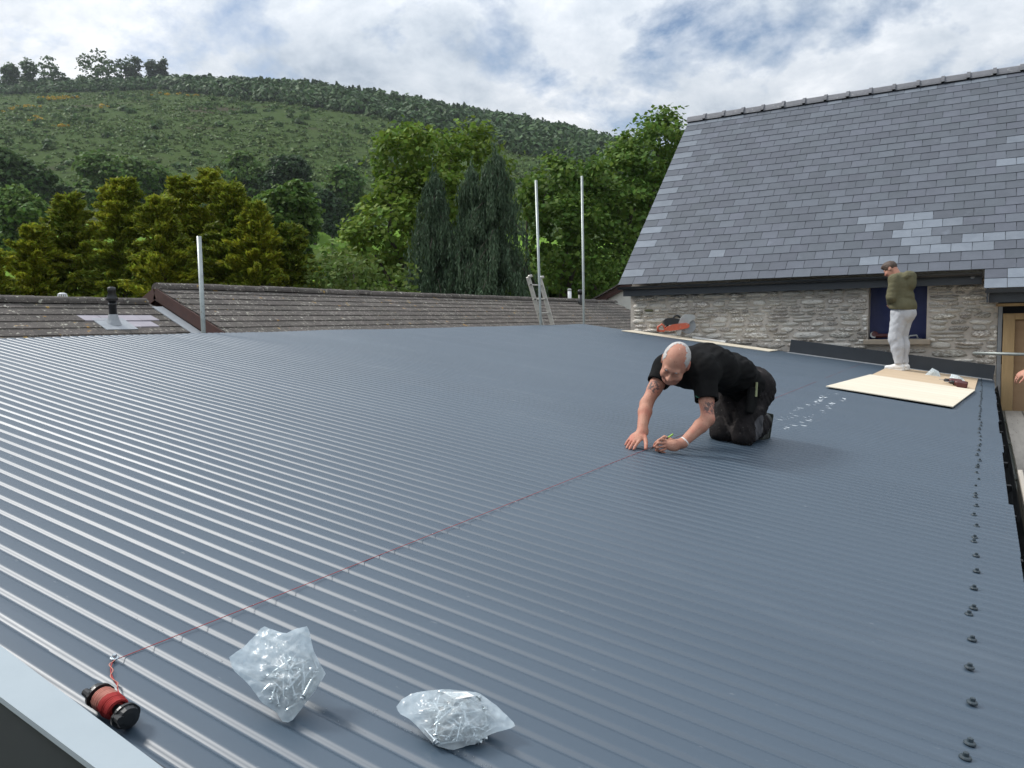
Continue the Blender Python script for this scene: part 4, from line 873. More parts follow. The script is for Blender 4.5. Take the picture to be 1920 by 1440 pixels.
# ------------------------------------------------------------------ figures: distance fields turned into one continuous surface
class Vol:
    def __init__(s, lo, hi, h):
        s.lo = np.asarray(lo, float); s.h = h; s.n = np.ceil((np.asarray(hi) - s.lo) / h).astype(int) + 1
        s.F = np.full(s.n, 0.4, np.float32)
    def upd(s, fn, lo, hi, k=.02, sub=False):
        m = k + 3 * s.h
        i0 = np.clip(np.floor((np.asarray(lo) - m - s.lo) / s.h).astype(int), 0, s.n); i1 = np.clip(np.ceil((np.asarray(hi) + m - s.lo) / s.h).astype(int) + 1, 0, s.n)
        if (i1 <= i0).any(): return s
        ax = [s.lo[a] + s.h * np.arange(i0[a], i1[a]) for a in range(3)]
        P = np.stack(np.meshgrid(*ax, indexing='ij'), -1); d = fn(P)
        sl = tuple(slice(a, b) for a, b in zip(i0, i1)); a = s.F[sl]
        if sub: t = np.clip(.5 - .5 * (a + d) / k, 0, 1); r = a * (1 - t) + (-d) * t + k * t * (1 - t)
        else: t = np.clip(.5 + .5 * (d - a) / k, 0, 1); r = d * (1 - t) + a * t - k * t * (1 - t)
        s.F[sl] = r; return s
    def cap(s, a, b, ra, rb=None, k=.02, sub=False, disp=None):
        a = np.asarray(a, float); b = np.asarray(b, float); rb = ra if rb is None else rb; ab = b - a; L2 = max(ab @ ab, 1e-9)
        def fn(P):
            q = P - a; t = np.clip((q @ ab) / L2, 0, 1); d = np.sqrt(((q - t[..., None] * ab) ** 2).sum(-1)) - (ra + (rb - ra) * t)
            return d + disp(P) if disp else d
        R_ = max(ra, rb); return s.upd(fn, np.minimum(a, b) - R_, np.maximum(a, b) + R_, k, sub)
    def ell(s, c, r, fr=None, k=.02, sub=False, disp=None):
        c = np.asarray(c, float); r = np.asarray(r, float); fr = np.eye(3) if fr is None else fr
        def fn(P):
            q = (P - c) @ fr; k0 = np.sqrt(((q / r) ** 2).sum(-1)); k1 = np.sqrt(((q / r ** 2) ** 2).sum(-1)) + 1e-6
            d = k0 * (k0 - 1) / k1; return d + disp(P) if disp else d
        e = np.abs(fr) @ r; return s.upd(fn, c - e, c + e, k, sub)
    def rbox(s, c, half, fr=None, rnd=.01, k=.01, sub=False):
        c = np.asarray(c, float); half = np.asarray(half, float) - rnd; fr = np.eye(3) if fr is None else fr
        def fn(P):
            q = np.abs((P - c) @ fr) - half; return np.sqrt((np.maximum(q, 0) ** 2).sum(-1)) + np.minimum(q.max(-1), 0) - rnd
        e = np.abs(fr) @ (half + rnd); return s.upd(fn, c - e, c + e, k, sub)
    def cut(s, p, n):
        """remove everything on the +n side of the plane through p"""
        p = np.asarray(p, float); n = unit(np.asarray(n, float)); ax = [s.lo[a] + s.h * np.arange(s.n[a]) for a in range(3)]
        d = (ax[0][:, None, None] - p[0]) * n[0] + (ax[1][None, :, None] - p[1]) * n[1] + (ax[2][None, None, :] - p[2]) * n[2]
        s.F = np.maximum(s.F, d); return s
    def above_roof(s, h=.0):
        ax = [s.lo[a] + s.h * np.arange(s.n[a]) for a in range(3)]
        d = (Z0 + h - TS * ax[0][:, None, None] - ax[2][None, None, :]) * math.cos(ca) + 0 * ax[1][None, :, None]; s.F = np.maximum(s.F, d); return s
    def mesh(s):
        G = s.F; ins = G < 0; nx_, ny, nz = G.shape
        cr = [(i, j, k) for i in (0, 1) for j in (0, 1) for k in (0, 1)]
        cnt = sum(ins[i:nx_ - 1 + i, j:ny - 1 + j, k:nz - 1 + k].astype(np.int8) for i, j, k in cr)
        act = np.argwhere((cnt > 0) & (cnt < 8)); N_ = len(act); idx = -np.ones((nx_ - 1, ny - 1, nz - 1), np.int64); idx[tuple(act.T)] = np.arange(N_)
        vals = np.stack([G[act[:, 0] + i, act[:, 1] + j, act[:, 2] + k] for i, j, k in cr], 1); crn = np.array(cr, float); S_ = np.zeros((N_, 3)); C_ = np.zeros(N_)
        for a in range(8):
            for b in range(a + 1, 8):
                if np.abs(crn[a] - crn[b]).sum() != 1: continue
                va, vb = vals[:, a], vals[:, b]; m = (va < 0) != (vb < 0); t = np.where(m, va / np.where(m, va - vb, 1), 0)
                S_ += np.where(m[:, None], crn[a] + t[:, None] * (crn[b] - crn[a]), 0); C_ += m
        V = s.lo + s.h * (act + S_ / C_[:, None]); Q = []
        for ax in range(3):
            o1, o2 = [(1, 2), (2, 0), (0, 1)][ax]
            A_ = np.take(ins, range(G.shape[ax] - 1), ax); B_ = np.take(ins, range(1, G.shape[ax]), ax); e = np.argwhere(A_ != B_)
            ok = (e[:, o1] > 0) & (e[:, o2] > 0) & (e[:, o1] < G.shape[o1] - 1) & (e[:, o2] < G.shape[o2] - 1); e = e[ok]
            def cell(d1, d2): q = e.copy(); q[:, o1] += d1; q[:, o2] += d2; return idx[tuple(q.T)]
            f = np.stack([cell(-1, -1), cell(0, -1), cell(0, 0), cell(-1, 0)], 1); fl = ins[tuple(e.T)]; f[~fl] = f[~fl][:, ::-1]; Q.append(f)
        return V, np.concatenate(Q)
    def build(s, name, m, parent, mi=None):
        V, Fq = s.mesh(); return obj(name, V, Fq, m, parent, True, mi(V[Fq].mean(1)) if mi else None)
def folds(amp, freq, seed, aniso=None, along=None):
    r = np.random.default_rng(seed); W_ = r.normal(size=(7, 3)) * freq
    if aniso is not None: W_ = W_ * np.asarray(aniso)
    if along is not None: a_ = unit(np.asarray(along, float)); W_ = W_ - .82 * (W_ @ a_)[:, None] * a_      # creases run along this direction
    ph = r.uniform(0, 6.28, 7)
    def fn(P):
        s_ = 0
        for w_, p in zip(W_, ph): s_ = s_ + (1 - np.abs(np.sin(P @ w_ * .5 + p)) * 2)
        return amp * s_ / 3.5
    return fn
def head(v, H, f, u, neck, k=1.0, nr=.062):
    l = np.cross(u, f); fr = np.stack([f, l, u], 1); W_ = lambda a, b, c: H + fr @ (np.array([a, b, c]) * k)
    v.ell(W_(-.014, 0, .034), np.array([.098, .077, .088]) * k, fr, .02); v.ell(W_(.032, 0, -.03), np.array([.066, .063, .088]) * k, fr, .03); v.ell(W_(.048, 0, -.086), np.array([.043, .046, .033]) * k, fr, .03)
    v.cap(W_(.085, -.034, .020), W_(.085, .034, .020), .012 * k, k=.018); v.cap(W_(.090, 0, .012), W_(.113, 0, -.030), .008 * k, .0145 * k, k=.010); v.cap(W_(.103, -.013, -.034), W_(.103, .013, -.034), .010 * k, k=.008)
    for s_ in (-1, 1):
        v.ell(W_(.101, s_ * .031, .000), np.array([.018, .021, .016]) * k, fr, .012, True); v.ell(W_(.081, s_ * .031, -.001), np.array([.013, .015, .012]) * k, fr, .004)
        v.ell(W_(.072, s_ * .042, -.034), np.array([.024, .022, .022]) * k, fr, .025)
        v.ell(W_(-.012, s_ * .078, -.002), np.array([.027, .010, .034]) * k, fr, .008); v.ell(W_(-.004, s_ * .087, .0), np.array([.014, .006, .02]) * k, fr, .006, True)
    v.cap(W_(.094, -.020, -.056), W_(.094, .020, -.056), .0075 * k, k=.008); v.cap(W_(.092, -.019, -.067), W_(.092, .019, -.067), .008 * k, k=.008); v.cap(W_(.104, -.021, -.0615), W_(.104, .021, -.0615), .0048 * k, k=.004, sub=True)
    v.cap(W_(-.03, 0, -.05), neck, nr * k, nr * 1.12 * k, k=.03); return fr, W_
def hand(v, wr, d, nrm, side, curl=.5, sp=.14, k=1.0, thumb=.6):
    """palm and five fingers: d points to the fingertips, nrm out of the back of the hand, side=+1 puts the thumb towards cross(nrm,d)"""
    d = unit(np.asarray(d, float)); nrm = np.asarray(nrm, float); nrm = unit(nrm - (nrm @ d) * d); x = np.cross(nrm, d) * side
    pc = wr + d * .05 * k; fr = np.stack([x, d, nrm], 1)
    v.ell(pc, np.array([.042, .056, .0165]) * k, fr, .012); v.cap(wr - d * .02, wr + d * .02, .028 * k, .025 * k, .02)
    for i, (o, L_, r_) in enumerate(((.030, .072, .0088), (.010, .080, .0090), (-.010, .074, .0086), (-.029, .058, .0076))):
        a = wr + d * (.088 - .006 * abs(i - 1)) * k + x * o * k; q = unit(d + x * sp * (1.5 - i) * .7); ang = curl * (.55 + .1 * i)
        for s_, fl in enumerate((.44, .31, .25)):
            dd = q * math.cos(ang) - nrm * math.sin(ang); b = a + dd * L_ * fl * k; v.cap(a, b, r_ * k * (1 - .07 * s_), r_ * k * (.95 - .09 * s_), .004); a = b; ang += curl * (.75 if s_ == 0 else .5)
    a = wr + d * .028 * k + x * .032 * k; dd = unit(d * .75 + x * thumb - nrm * .15)
    for L_, r_ in ((.045, .0125), (.032, .0105), (.026, .0092)):
        b = a + dd * L_ * k; v.cap(a, b, r_ * k, r_ * .93 * k, .006); a = b; dd = unit(dd + d * .22 - nrm * .08)

# ---- kneeling man
K = at
shR, elR, wrR = K(1249, 690, 5.02), K(1212, 757, 4.92), K(1202.5, 811, 4.785)
shL, elL, wrL = K(1321, 700, 4.83), K(1327, 786, 4.72), K(1280, 831, 4.675)
S0, S1, S2, S3 = K(1291, 690, 4.93), K(1327, 686, 5.05), K(1366, 699, 5.20), K(1397, 727, 5.35)
tdir = unit(S0 - S3); sdir = shL - shR; sdir = unit(sdir - (sdir @ tdir) * tdir); ndir = np.cross(tdir, sdir); ndir = ndir if ndir[2] > 0 else -ndir
TF = np.stack([sdir, ndir, tdir], 1)
Hc = K(1266, 681, 4.70)
cv = lambda x, y, z: M @ unit(np.array([x, y, z], float))
hf = cv(-.40, .69, -.60); hu = cv(.02, -.68, -.73); hu = unit(hu - (hu @ hf) * hf)
KM = thing('person', roofpt(1380, 828), 'kneeling man in black t-shirt marking the metal roof with a pencil', 'person')
back = unit(np.array([.13, .99, 0])); back = unit(np.array([back[0], back[1], -TS * back[0]]))
upn = RS @ np.array([0, 0, 1.0])
kL, kR = roofpt(1391, 832) + upn * .066, roofpt(1352, 824) + upn * .066
hpL, hpR = S3 + sdir * .095 - tdir * .01, S3 - sdir * .095 - tdir * .01
anL, anR = kL + back * .30 + upn * .05, kR + back * .31 + upn * .05
v = Vol(np.min([wrR, kL, Hc, hpL, wrL, elR, K(1183, 842, 4.7)], 0) - .16, np.max([anL, anR, hpL, Hc, S1, hpR], 0) + .26, .0062)
# fine skin volumes are joined into the same field at a finer step
v2 = Vol(np.minimum(v.lo, Hc - .2), v.lo + v.h * v.n, .0045)
def skin(v):
    v.ell(S0, (.15, .09, .12), TF); v.ell(S1, (.14, .09, .14), TF, .05); v.ell(S2, (.13, .09, .14), TF, .05); v.ell(S3, (.14, .1, .12), TF, .05)
    for hp, kn, an in ((hpL, kL, anL), (hpR, kR, anR)): v.cap(hp, kn, .07, .045, .03); v.cap(kn, an, .045, .035, .02); v.cap(an, an + back * .04 - upn * .08, .035, .03, .02)
    for sh, el, wr, ps in ((shR, elR, wrR, 1), (shL, elL, wrL, -1)):
        v.cap(S0 + (sh - S0) * .5, sh, .06, .056, .03); mid = el + (wr - el) * .28; v.cap(sh, el, .050, .039, .02); v.cap(sh + (el - sh) * .45, sh + (el - sh) * .6, .047, .045, .02)
        v.cap(el, mid, .040, .043, .02); v.cap(mid, wr, .042, .0285, .015)
    fr, W_ = head(v, Hc, hf, hu, S0 + tdir * .07 + ndir * .02, 1.03)
    hand(v, wrR + np.array([0, .01, -.005]), np.array([-.14, -.95, -.30]), upn + np.array([0, -.30, 0]), 1, .26, .03, 1.12, .55)
    # pencil hand: fingers wrapped, index along the pencil, thumb closing on it
    v.ell(K(1259, 835, 4.665), (.036, .047, .026), np.stack([unit(K(1259, 825, 4.68) - K(1259, 845, 4.66)), unit(K(1242, 838, 4.66) - K(1276, 832, 4.68)), unit(np.cross(K(1259, 825, 4.68) - K(1259, 845, 4.66), K(1242, 838, 4.66) - K(1276, 832, 4.68)))], 1), .012)
    v.cap(wrL, K(1266, 833, 4.67), .028, .03, .02)
    for ch, r_ in (([(1250, 826, 4.665), (1238, 824, 4.645), (1230, 830, 4.66), (1226.5, 836, 4.69)], .0088), ([(1247, 831, 4.655), (1234, 831, 4.635), (1228, 837, 4.65), (1231, 841, 4.67)], .0090),
                   ([(1246, 837, 4.65), (1233, 839, 4.64), (1231, 844, 4.655), (1237, 846, 4.67)], .0088), ([(1248, 842, 4.655), (1239, 845, 4.65), (1240, 848, 4.665), (1246, 849, 4.67)], .0080), ([(1258, 824, 4.69), (1246, 819, 4.70), (1235, 826, 4.70), (1228, 833, 4.70)], .0100)):
        pts = [K(*q) for q in ch]
        for a, b in zip(pts[:-1], pts[1:]): v.cap(a, b, r_, r_ * .94, .0045)
    v.above_roof(-.004); return fr, W_
HFR, HW = skin(v2)
# tattoo ink sits in the skin: a patch on each upper arm
def tat(N, L, b):
    src = b.inputs['Base Color'].links[0].from_socket; g = N.new('ShaderNodeNewGeometry'); nz = N.new('ShaderNodeTexNoise'); nz.inputs['Scale'].default_value = 75; nz.inputs['Detail'].default_value = 3; L.new(g.outputs['Position'], nz.inputs['Vector'])
    tot = None
    for p in (shR + (elR - shR) * .52 + K(1231, 714, 4.9) - K(1234, 714, 4.95), shL + (elL - shL) * .74 + K(1333, 770, 4.7) - K(1326, 770, 4.75)):
        dn = N.new('ShaderNodeVectorMath'); dn.operation = 'DISTANCE'; dn.inputs[1].default_value = tuple(p); L.new(g.outputs['Position'], dn.inputs[0])
        mr = N.new('ShaderNodeMapRange'); mr.inputs[1].default_value = .052; mr.inputs[2].default_value = .034; L.new(dn.outputs['Value'], mr.inputs[0])
        if tot is None: tot = mr.outputs[0]
        else: a = N.new('ShaderNodeMath'); a.operation = 'MAXIMUM'; L.new(tot, a.inputs[0]); L.new(mr.outputs[0], a.inputs[1]); tot = a.outputs[0]
    m2 = N.new('ShaderNodeMapRange'); m2.inputs[1].default_value = .44; m2.inputs[2].default_value = .52; m2.inputs[4].default_value = .8; L.new(nz.outputs[0], m2.inputs[0])
    mu = N.new('ShaderNodeMath'); mu.operation = 'MULTIPLY'; L.new(tot, mu.inputs[0]); L.new(m2.outputs[0], mu.inputs[1])
    x = N.new('ShaderNodeMix'); x.data_type = 'RGBA'; L.new(mu.outputs[0], x.inputs[0]); L.new(src, x.inputs[6]); x.inputs[7].default_value = (.05, .055, .06, 1); L.new(x.outputs[2], b.inputs['Base Color'])
M_SKINT = tweak(M_SKIN.copy(), tat)
v2.build('body', M_SKINT, KM)
# short grey hair round the sides and back, bald crown
h_ = Vol(Hc - .17, Hc + .17, .004); h_.ell(HW(-.014, 0, .034), np.array([.0995, .0784, .0888]) * 1.03, HFR, .005, disp=folds(.0018, 330, 5))
h_.cut(HW(.028, 0, 0), HFR @ np.array([1, 0, -.25])); h_.cut(HW(-.03, 0, -.035), HFR @ np.array([.75, 0, -1])); h_.ell(HW(.058, 0, .105), np.array([.105, .060, .062]), HFR, .004, True, disp=folds(.006, 170, 15)); h_.build('hair', M_GREYHAIR, KM)
for s_ in (-1, 1): MB().tube([HW(.094, s_ * .016, .020), HW(.094, s_ * .032, .024), HW(.082, s_ * .048, .019)], [.004, .0045, .0025], 6).build('eyebrow', M_GREYHAIR, KM, True)
# t-shirt
sh_ = Vol(np.min([S0, S3, shR, shL, elL], 0) - .28, np.max([S0, S3, shR, shL], 0) + .3, .0068)
foa = folds(.0065, 32, 3, along=tdir * .8 - ndir * .5); fob = folds(.0032, 100, 4, along=tdir - ndir * .9 + sdir * .3); fo = lambda P: foa(P) + fob(P)
for c, r in ((S0, (.205, .125, .13)), (S1, (.20, .138, .17)), (S2, (.187, .135, .16)), (S3 + tdir * .05, (.19, .138, .10))): sh_.ell(c, r, TF, .07, disp=fo)
sh_.ell(S1 - ndir * .055, (.165, .10, .19), TF, .05, disp=fo)
for sh, el, f2 in ((shR, elR, .44), (shL, elL, .60)):
    e = sh + (el - sh) * f2; f3 = folds(.0065, 40, 8, along=el - sh); sh_.cap(S0 + (sh - S0) * .45, sh, .095, .078, .05, disp=f3); sh_.cap(sh, e, .076, .070, .03, disp=f3)
sh_.cap(S0 + tdir * .04, S0 + tdir * .10 + ndir * .01, .10, .078, .04)
for sh, el, f2 in ((shR, elR, .44), (shL, elL, .60)):
    e = sh + (el - sh) * f2; u_ = unit(el - sh); ax = [sh_.lo[a] + sh_.h * np.arange(sh_.n[a]) for a in range(3)]
    P = np.stack(np.meshgrid(*ax, indexing='ij'), -1); q = P - e; t = q @ u_; rr = np.sqrt((q ** 2).sum(-1)); sh_.F = np.where((rr < .16), np.maximum(sh_.F, t), sh_.F)
    q2 = q - t[..., None] * u_; sh_.F = np.where((rr < .14) & (t > -.025), np.maximum(sh_.F, -(np.sqrt((q2 ** 2).sum(-1)) - .062)), sh_.F)
sh_.ell(Hc, (.125, .095, .125), HFR, .01, True); sh_.build('t_shirt', M_SHIRT, KM)
# small green chest emblem printed on the shirt
def hit(vol, px, py, d0, d1):
    for d in np.arange(d0, d1, .003):
        i = np.round((K(px, py, d) - vol.lo) / vol.h).astype(int)
        if ((i >= 0) & (i < vol.n)).all() and vol.F[tuple(i)] < 0: return K(px, py, d - .004)
    return None
EMB = MB()
for x_, y_, w_ in ((1300.5, 740, 3.0), (1304, 741.6, 2.4), (1307, 743.6, 2.2), (1309.5, 744.6, 1.6)):
    q = [hit(sh_, x_ + a_, y_ + b_, 4.5, 5.3) for a_, b_ in ((0, 0), (w_, w_ * .45), (w_ - .3, w_ * .45 + 1.6), (-.3, 1.5))]
    if all(z_ is not None for z_ in q): EMB.add(q, [(0, 1, 2, 3)])
if EMB.n: tag(EMB.build('chest_emblem', mat('emblem_green', (.03, .22, .13), rough=.7), KM), kind='stuff')
# trousers
tr = Vol(np.min([kL, kR, S3, anR], 0) - .2, np.max([S3, anL, anR], 0) + .25, .0066); f4a = folds(.006, 44, 21, along=sdir + .5 * back); f4b = folds(.0045, 100, 22, along=sdir * .7 - ndir); f4 = lambda P: f4a(P) + f4b(P)
tr.ell(S3 - tdir * .02, (.178, .14, .135), TF, .05, disp=f4); tr.ell(S3 - tdir * .06 + ndir * .02, (.17, .13, .11), TF, .05, disp=f4)
for hp, kn, an in ((hpL, kL, anL), (hpR, kR, anR)):
    tr.cap(hp, kn, .104, .074, .03, disp=f4); tr.cap(kn, an - upn * .005, .072, .064, .025, disp=f4); tr.ell(kn - upn * .02 - back * .03, (.06, .065, .045), None, .03)
    tr.ell(kn + back * .17 + upn * .02, (.075, .12, .07), None, .04, disp=f4)
tr.cap(S3 + ndir * .03 - sdir * .1, S3 + ndir * .03 + sdir * .1, .10, .10, .03); tr.above_roof(-.006)
pc = K(1420, 803, 5.16)
tr.build('trousers', [M_TROUS, M_PATCH], KM, mi=lambda c: (np.linalg.norm((c - pc) * np.array([1, 1, .55]), axis=1) < .058).astype(int))
for kn, an in ((kL, anL), (kR, anR)):
    bt = Vol(an - .2, an + .24, .0062); hl = an + back * .055 + upn * .015; toe = an + back * .045 - upn * .105
    bt.cap(an - back * .04, an + back * .03, .055, .052, .03); bt.cap(hl, toe + back * .01, .046, .044, .03); bt.cap(toe, toe - back * .06 - upn * .0, .04, .036, .02); bt.above_roof(-.006); BO = bt.build('boot', M_BOOT, KM)
    sd_ = np.cross(back, upn); so = Vol(an - .2, an + .26, .006); fr = np.stack([sd_, upn, back], 1); so.rbox((hl + toe) / 2 + back * .052, (.042, .105, .011), fr, .010); so.above_roof(-.004); so.build('sole', M_SOLE, BO)
# hip pocket with marker, belt flap
pk = K(1411, 752, 5.14); pu = unit(K(1402, 725, 5.2) - K(1416, 778, 5.12)); pf = frame(unit(sdir * .9 + ndir * .1), pu)
PKT = Vol(pk - .16, pk + .16, .005); fr = pf[:, [0, 1, 2]]
PKT.rbox(pk, (.088, .062, .018), fr, .014); PKT.cap(pk + fr @ np.array([.08, -.04, .015]), pk + fr @ np.array([.08, .045, .015]), .008, k=.008); PKO = PKT.build('tool_pocket', M_SHIRT, KM)
MB().tube([pk + fr @ np.array([.03, .0, .022]), pk + fr @ np.array([.125, .012, .024])], .0085, 8).build('marker', mat('marker', (.35, .38, .2), rough=.5), KM)
MB().tube([pk + fr @ np.array([.03, -.035, .022]), pk + fr @ np.array([.09, -.045, .024])], .007, 8).build('tool_handle', M_SHIRT, KM)
# wristband
wd = unit(wrL - elL); MB().lathe([(.0305, -.010), (.033, -.008), (.033, .008), (.0305, .010)], wrL + wd * -.012, wd, 18).build('wristband', M_WHITE, KM, True)
a, b = roofpt(1219, 843, .001), K(1262, 814, 4.655); u_ = (b - a) / np.linalg.norm(b - a); L_ = np.linalg.norm(b - a)
PN = thing('pencil', a, 'black and green carpenter pencil held by the kneeling man', 'pencil')
MB().tube([a, a + u_ * .02], [.0012, .0045], 8).build('tip', M_STEEL, PN); MB().tube([a + u_ * .02, a + u_ * (L_ - .035)], .0048, 8).build('barrel', M_BLACKP, PN); MB().tube([a + u_ * (L_ - .035), b], .0052, 8).build('end_cap', M_GREENP, PN)

# ---- standing man on the plywood
FP = roofpt(1689, 693, .018); FD = unit(np.array([-.95, .32, 0])); LDv = np.array([-FD[1], FD[0], 0.0]); UP = np.array([0, 0, 1.0])
SMN = thing('person', FP, 'man in olive hoodie and pale grey joggers standing with head bowed', 'person')
def G_(f, l, u): return FP + FD * f + LDv * l + UP * u
BF = np.stack([LDv, FD, UP], 1)
v = Vol(G_(0, 0, 0) - [.55, .5, .06], G_(0, 0, 0) + [.5, .5, 1.95], .0085)
hf2 = unit(FD * .80 - UP * .60 + LDv * .12); hu2 = UP * .80 + FD * .60; hu2 = unit(hu2 - (hu2 @ hf2) * hf2); H2 = G_(.185, 0.02, 1.59)
v.ell(G_(.02, 0, 1.28), (.15, .09, .2), BF); v.ell(G_(0, 0, .98), (.14, .09, .14), BF, .05)
for s_ in (-1, 1):
    v.cap(G_(0, s_ * .09, .93), G_(.05, s_ * .10, .50), .07, .05, .03); v.cap(G_(.05, s_ * .10, .50), G_(-.02, s_ * .1, .09), .048, .036, .02); v.cap(G_(-.02, s_ * .1, .06), G_(.13, s_ * .11, .04), .035, .03, .02)
    sh, el, wr = G_(.05, s_ * .185, 1.42), G_(.06, s_ * .265, 1.14), G_(.15, s_ * .085, 1.05)
    v.cap(G_(.02, s_ * .08, 1.38), sh, .05, .05, .03); v.cap(sh, el, .045, .038, .02); v.cap(el, wr, .038, .028, .02); hand(v, wr, FD * .6 - LDv * s_ * .7 - UP * .3, FD * .6 + LDv * s_ * .4, -s_, .5)
H2FR, H2W = head(v, H2, hf2, hu2, G_(.05, 0, 1.42), 1.0); v.build('body', M_SKIN, SMN)
h_ = Vol(H2 - .18, H2 + .18, .0055); h_.ell(H2W(-.014, 0, .034), (.104, .083, .094), H2FR, .005, disp=folds(.003, 200, 6)); h_.ell(H2W(.02, 0, .085), (.085, .068, .05), H2FR, .02, disp=folds(.004, 200, 7)); h_.cut(H2W(.06, 0, 0), H2FR @ np.array([1, 0, -.5])); h_.cut(H2W(-.02, 0, -.03), H2FR @ np.array([.5, 0, -1])); h_.build('hair', M_BROWNHAIR, SMN)
ho = Vol(G_(0, 0, .75) - [.5, .5, 0], G_(0, 0, .75) + [.5, .5, .95], .009); f5a = folds(.006, 26, 31, (1, 1, 1.5)); f5b = folds(.004, 70, 32, along=LDv + .4 * UP); f5 = lambda P: f5a(P) + f5b(P)
ho.ell(G_(.03, 0, 1.33), (.228, .158, .2), BF, .06, disp=f5); ho.ell(G_(.015, 0, 1.14), (.212, .17, .2), BF, .06, disp=f5); ho.ell(G_(-.01, 0, 1.01), (.205, .18, .1), BF, .05, disp=f5)
ho.cap(G_(-.015, -.075, .99), G_(-.015, .075, .99), .168, .168, .03)
for s_ in (-1, 1):
    sh, el, wr = G_(.05, s_ * .185, 1.42), G_(.06, s_ * .265, 1.14), G_(.15, s_ * .085, 1.05); ho.cap(G_(.03, s_ * .08, 1.40), sh, .085, .078, .05, disp=f5); ho.cap(sh, el, .076, .064, .04, disp=folds(.007, 45, 33)); ho.cap(el, wr - (wr - el) * .02, .062, .046, .02, disp=folds(.006, 50, 34))
# hood lying on the back of the neck
ho.ell(G_(-.10, 0, 1.47), (.15, .085, .075), BF, .025, disp=folds(.006, 60, 35)); ho.ell(G_(-.135, 0, 1.37), (.115, .06, .12), BF, .025); ho.cap(G_(.0, .10, 1.47), G_(.09, .07, 1.44), .04, .035, .03); ho.cap(G_(.0, -.10, 1.47), G_(.09, -.07, 1.44), .04, .035, .03); ho.cap(G_(-.09, -.08, 1.50), G_(-.09, .08, 1.50), .036, k=.03)
ho.ell(H2, (.13, .1, .13), H2FR, .01, True); ho.cut(G_(0, 0, .955), -UP + FD * .08); ho.build('hoodie', M_OLIVE, SMN)
jo = Vol(G_(0, 0, .05) - [.4, .4, 0], G_(0, 0, 0) + [.4, .4, 1.1], .009); f6a = folds(.004, 34, 41); f6b = folds(.003, 85, 42, along=LDv + .6 * UP); f6 = lambda P: f6a(P) + f6b(P)
jo.ell(G_(-.015, 0, .91), (.195, .165, .14), BF, .05, disp=f6)
for s_ in (-1, 1):
    jo.ell(G_(-.06, s_ * .08, .88), (.10, .105, .13), BF, .06, disp=f6); jo.cap(G_(0, s_ * .085, .88), G_(.055, s_ * .105, .50), .124, .096, .03, disp=f6); jo.cap(G_(.055, s_ * .105, .50), G_(-.01, s_ * .1, .12), .092, .060, .03, disp=f6); jo.ell(G_(.0, s_ * .1, .36), (.072, .082, .15), BF, .04, disp=f6)
jo.cut(G_(0, 0, .095), -UP); jo.cut(G_(0, 0, 1.0), UP); jo.build('joggers', M_JOG, SMN)
for s_ in (-1, 1):
    tv = Vol(G_(.03, s_ * .1, 0) - [.25, .25, .02], G_(.03, s_ * .1, 0) + [.25, .25, .17], .006); d_ = unit(FD + LDv * s_ * .12); fr = np.stack([d_, np.cross(UP, d_), UP], 1); c = G_(.045, s_ * .105, 0)
    tv.cap(c + fr @ np.array([-.1, 0, .045]), c + fr @ np.array([.12, 0, .035]), .044, .036, .02); tv.cap(c + fr @ np.array([-.065, 0, .05]), c + fr @ np.array([-.06, 0, .1]), .043, .042, .03); tv.cap(c + fr @ np.array([.02, 0, .05]), c + fr @ np.array([-.05, 0, .085]), .036, .036, .03)
    TR_ = tv.cut(G_(0, 0, .012) - [0, 0, TS * 0], -UP).build('trainer', M_TRAIN, SMN)
    MB().prism([(-.145, -.03), (-.12, -.043), (.0, -.04), (.1, -.046), (.155, -.03), (.165, 0), (.15, .03), (.09, .044), (0, .04), (-.12, .043), (-.145, .03)], .026, c + [0, 0, -.004], fr).build('sole', M_WHITE, TR_)
# ---- third worker, only a hand reaches into the picture
HP = yplane(1911, 703, 8.0); TB = np.array([HP[0] + .62, 8.25, PZ])
TP = thing('person', TB, 'worker mostly outside the right edge, one hand showing by the doorway', 'person')
def Q_(x, y, z): return TB + np.array([x, y, z])
v = Vol(Q_(-.75, -.5, -.02), Q_(.35, .45, 1.85), .0085); E3 = np.eye(3)
hand(v, HP + [.075, .03, .035], (-.9, -.1, -.45), (-.25, -.5, .8), 1, .7, .1, 1.0, .5); v.cap(HP + [.08, .03, .04], Q_(-.28, -.12, 1.08), .029, .042, .02); v.cap(Q_(-.28, -.12, 1.08), Q_(-.08, -.2, 1.4), .042, .05, .03)
v.cap(Q_(-.08, .2, 1.4), Q_(-.1, .28, 1.1), .05, .04, .03); v.cap(Q_(-.1, .28, 1.1), Q_(-.2, .2, .86), .04, .028, .02); hand(v, Q_(-.2, .2, .86), (-.3, 0, -1), (-.2, 1, .2), 1, .5)
v.ell(Q_(0, 0, 1.27), (.1, .17, .2), E3, .05); v.ell(Q_(0, 0, .98), (.1, .15, .15), E3, .05); v.cap(Q_(-.05, -.2, 1.4), Q_(-.05, .2, 1.4), .06, .06, .05)
for s_ in (-1, 1): v.cap(Q_(0, s_ * .09, .92), Q_(-.03, s_ * .1, .5), .08, .055, .03); v.cap(Q_(-.03, s_ * .1, .5), Q_(0, s_ * .1, .08), .052, .038, .02); v.cap(Q_(0, s_ * .1, .05), Q_(-.14, s_ * .11, .04), .04, .035, .02)
head(v, Q_(-.03, 0, 1.62), unit(np.array([-1.0, -.1, -.2])), unit(np.array([-.2, 0, 1.0])), Q_(0, 0, 1.42)); v.build('body', M_SKIN, TP)
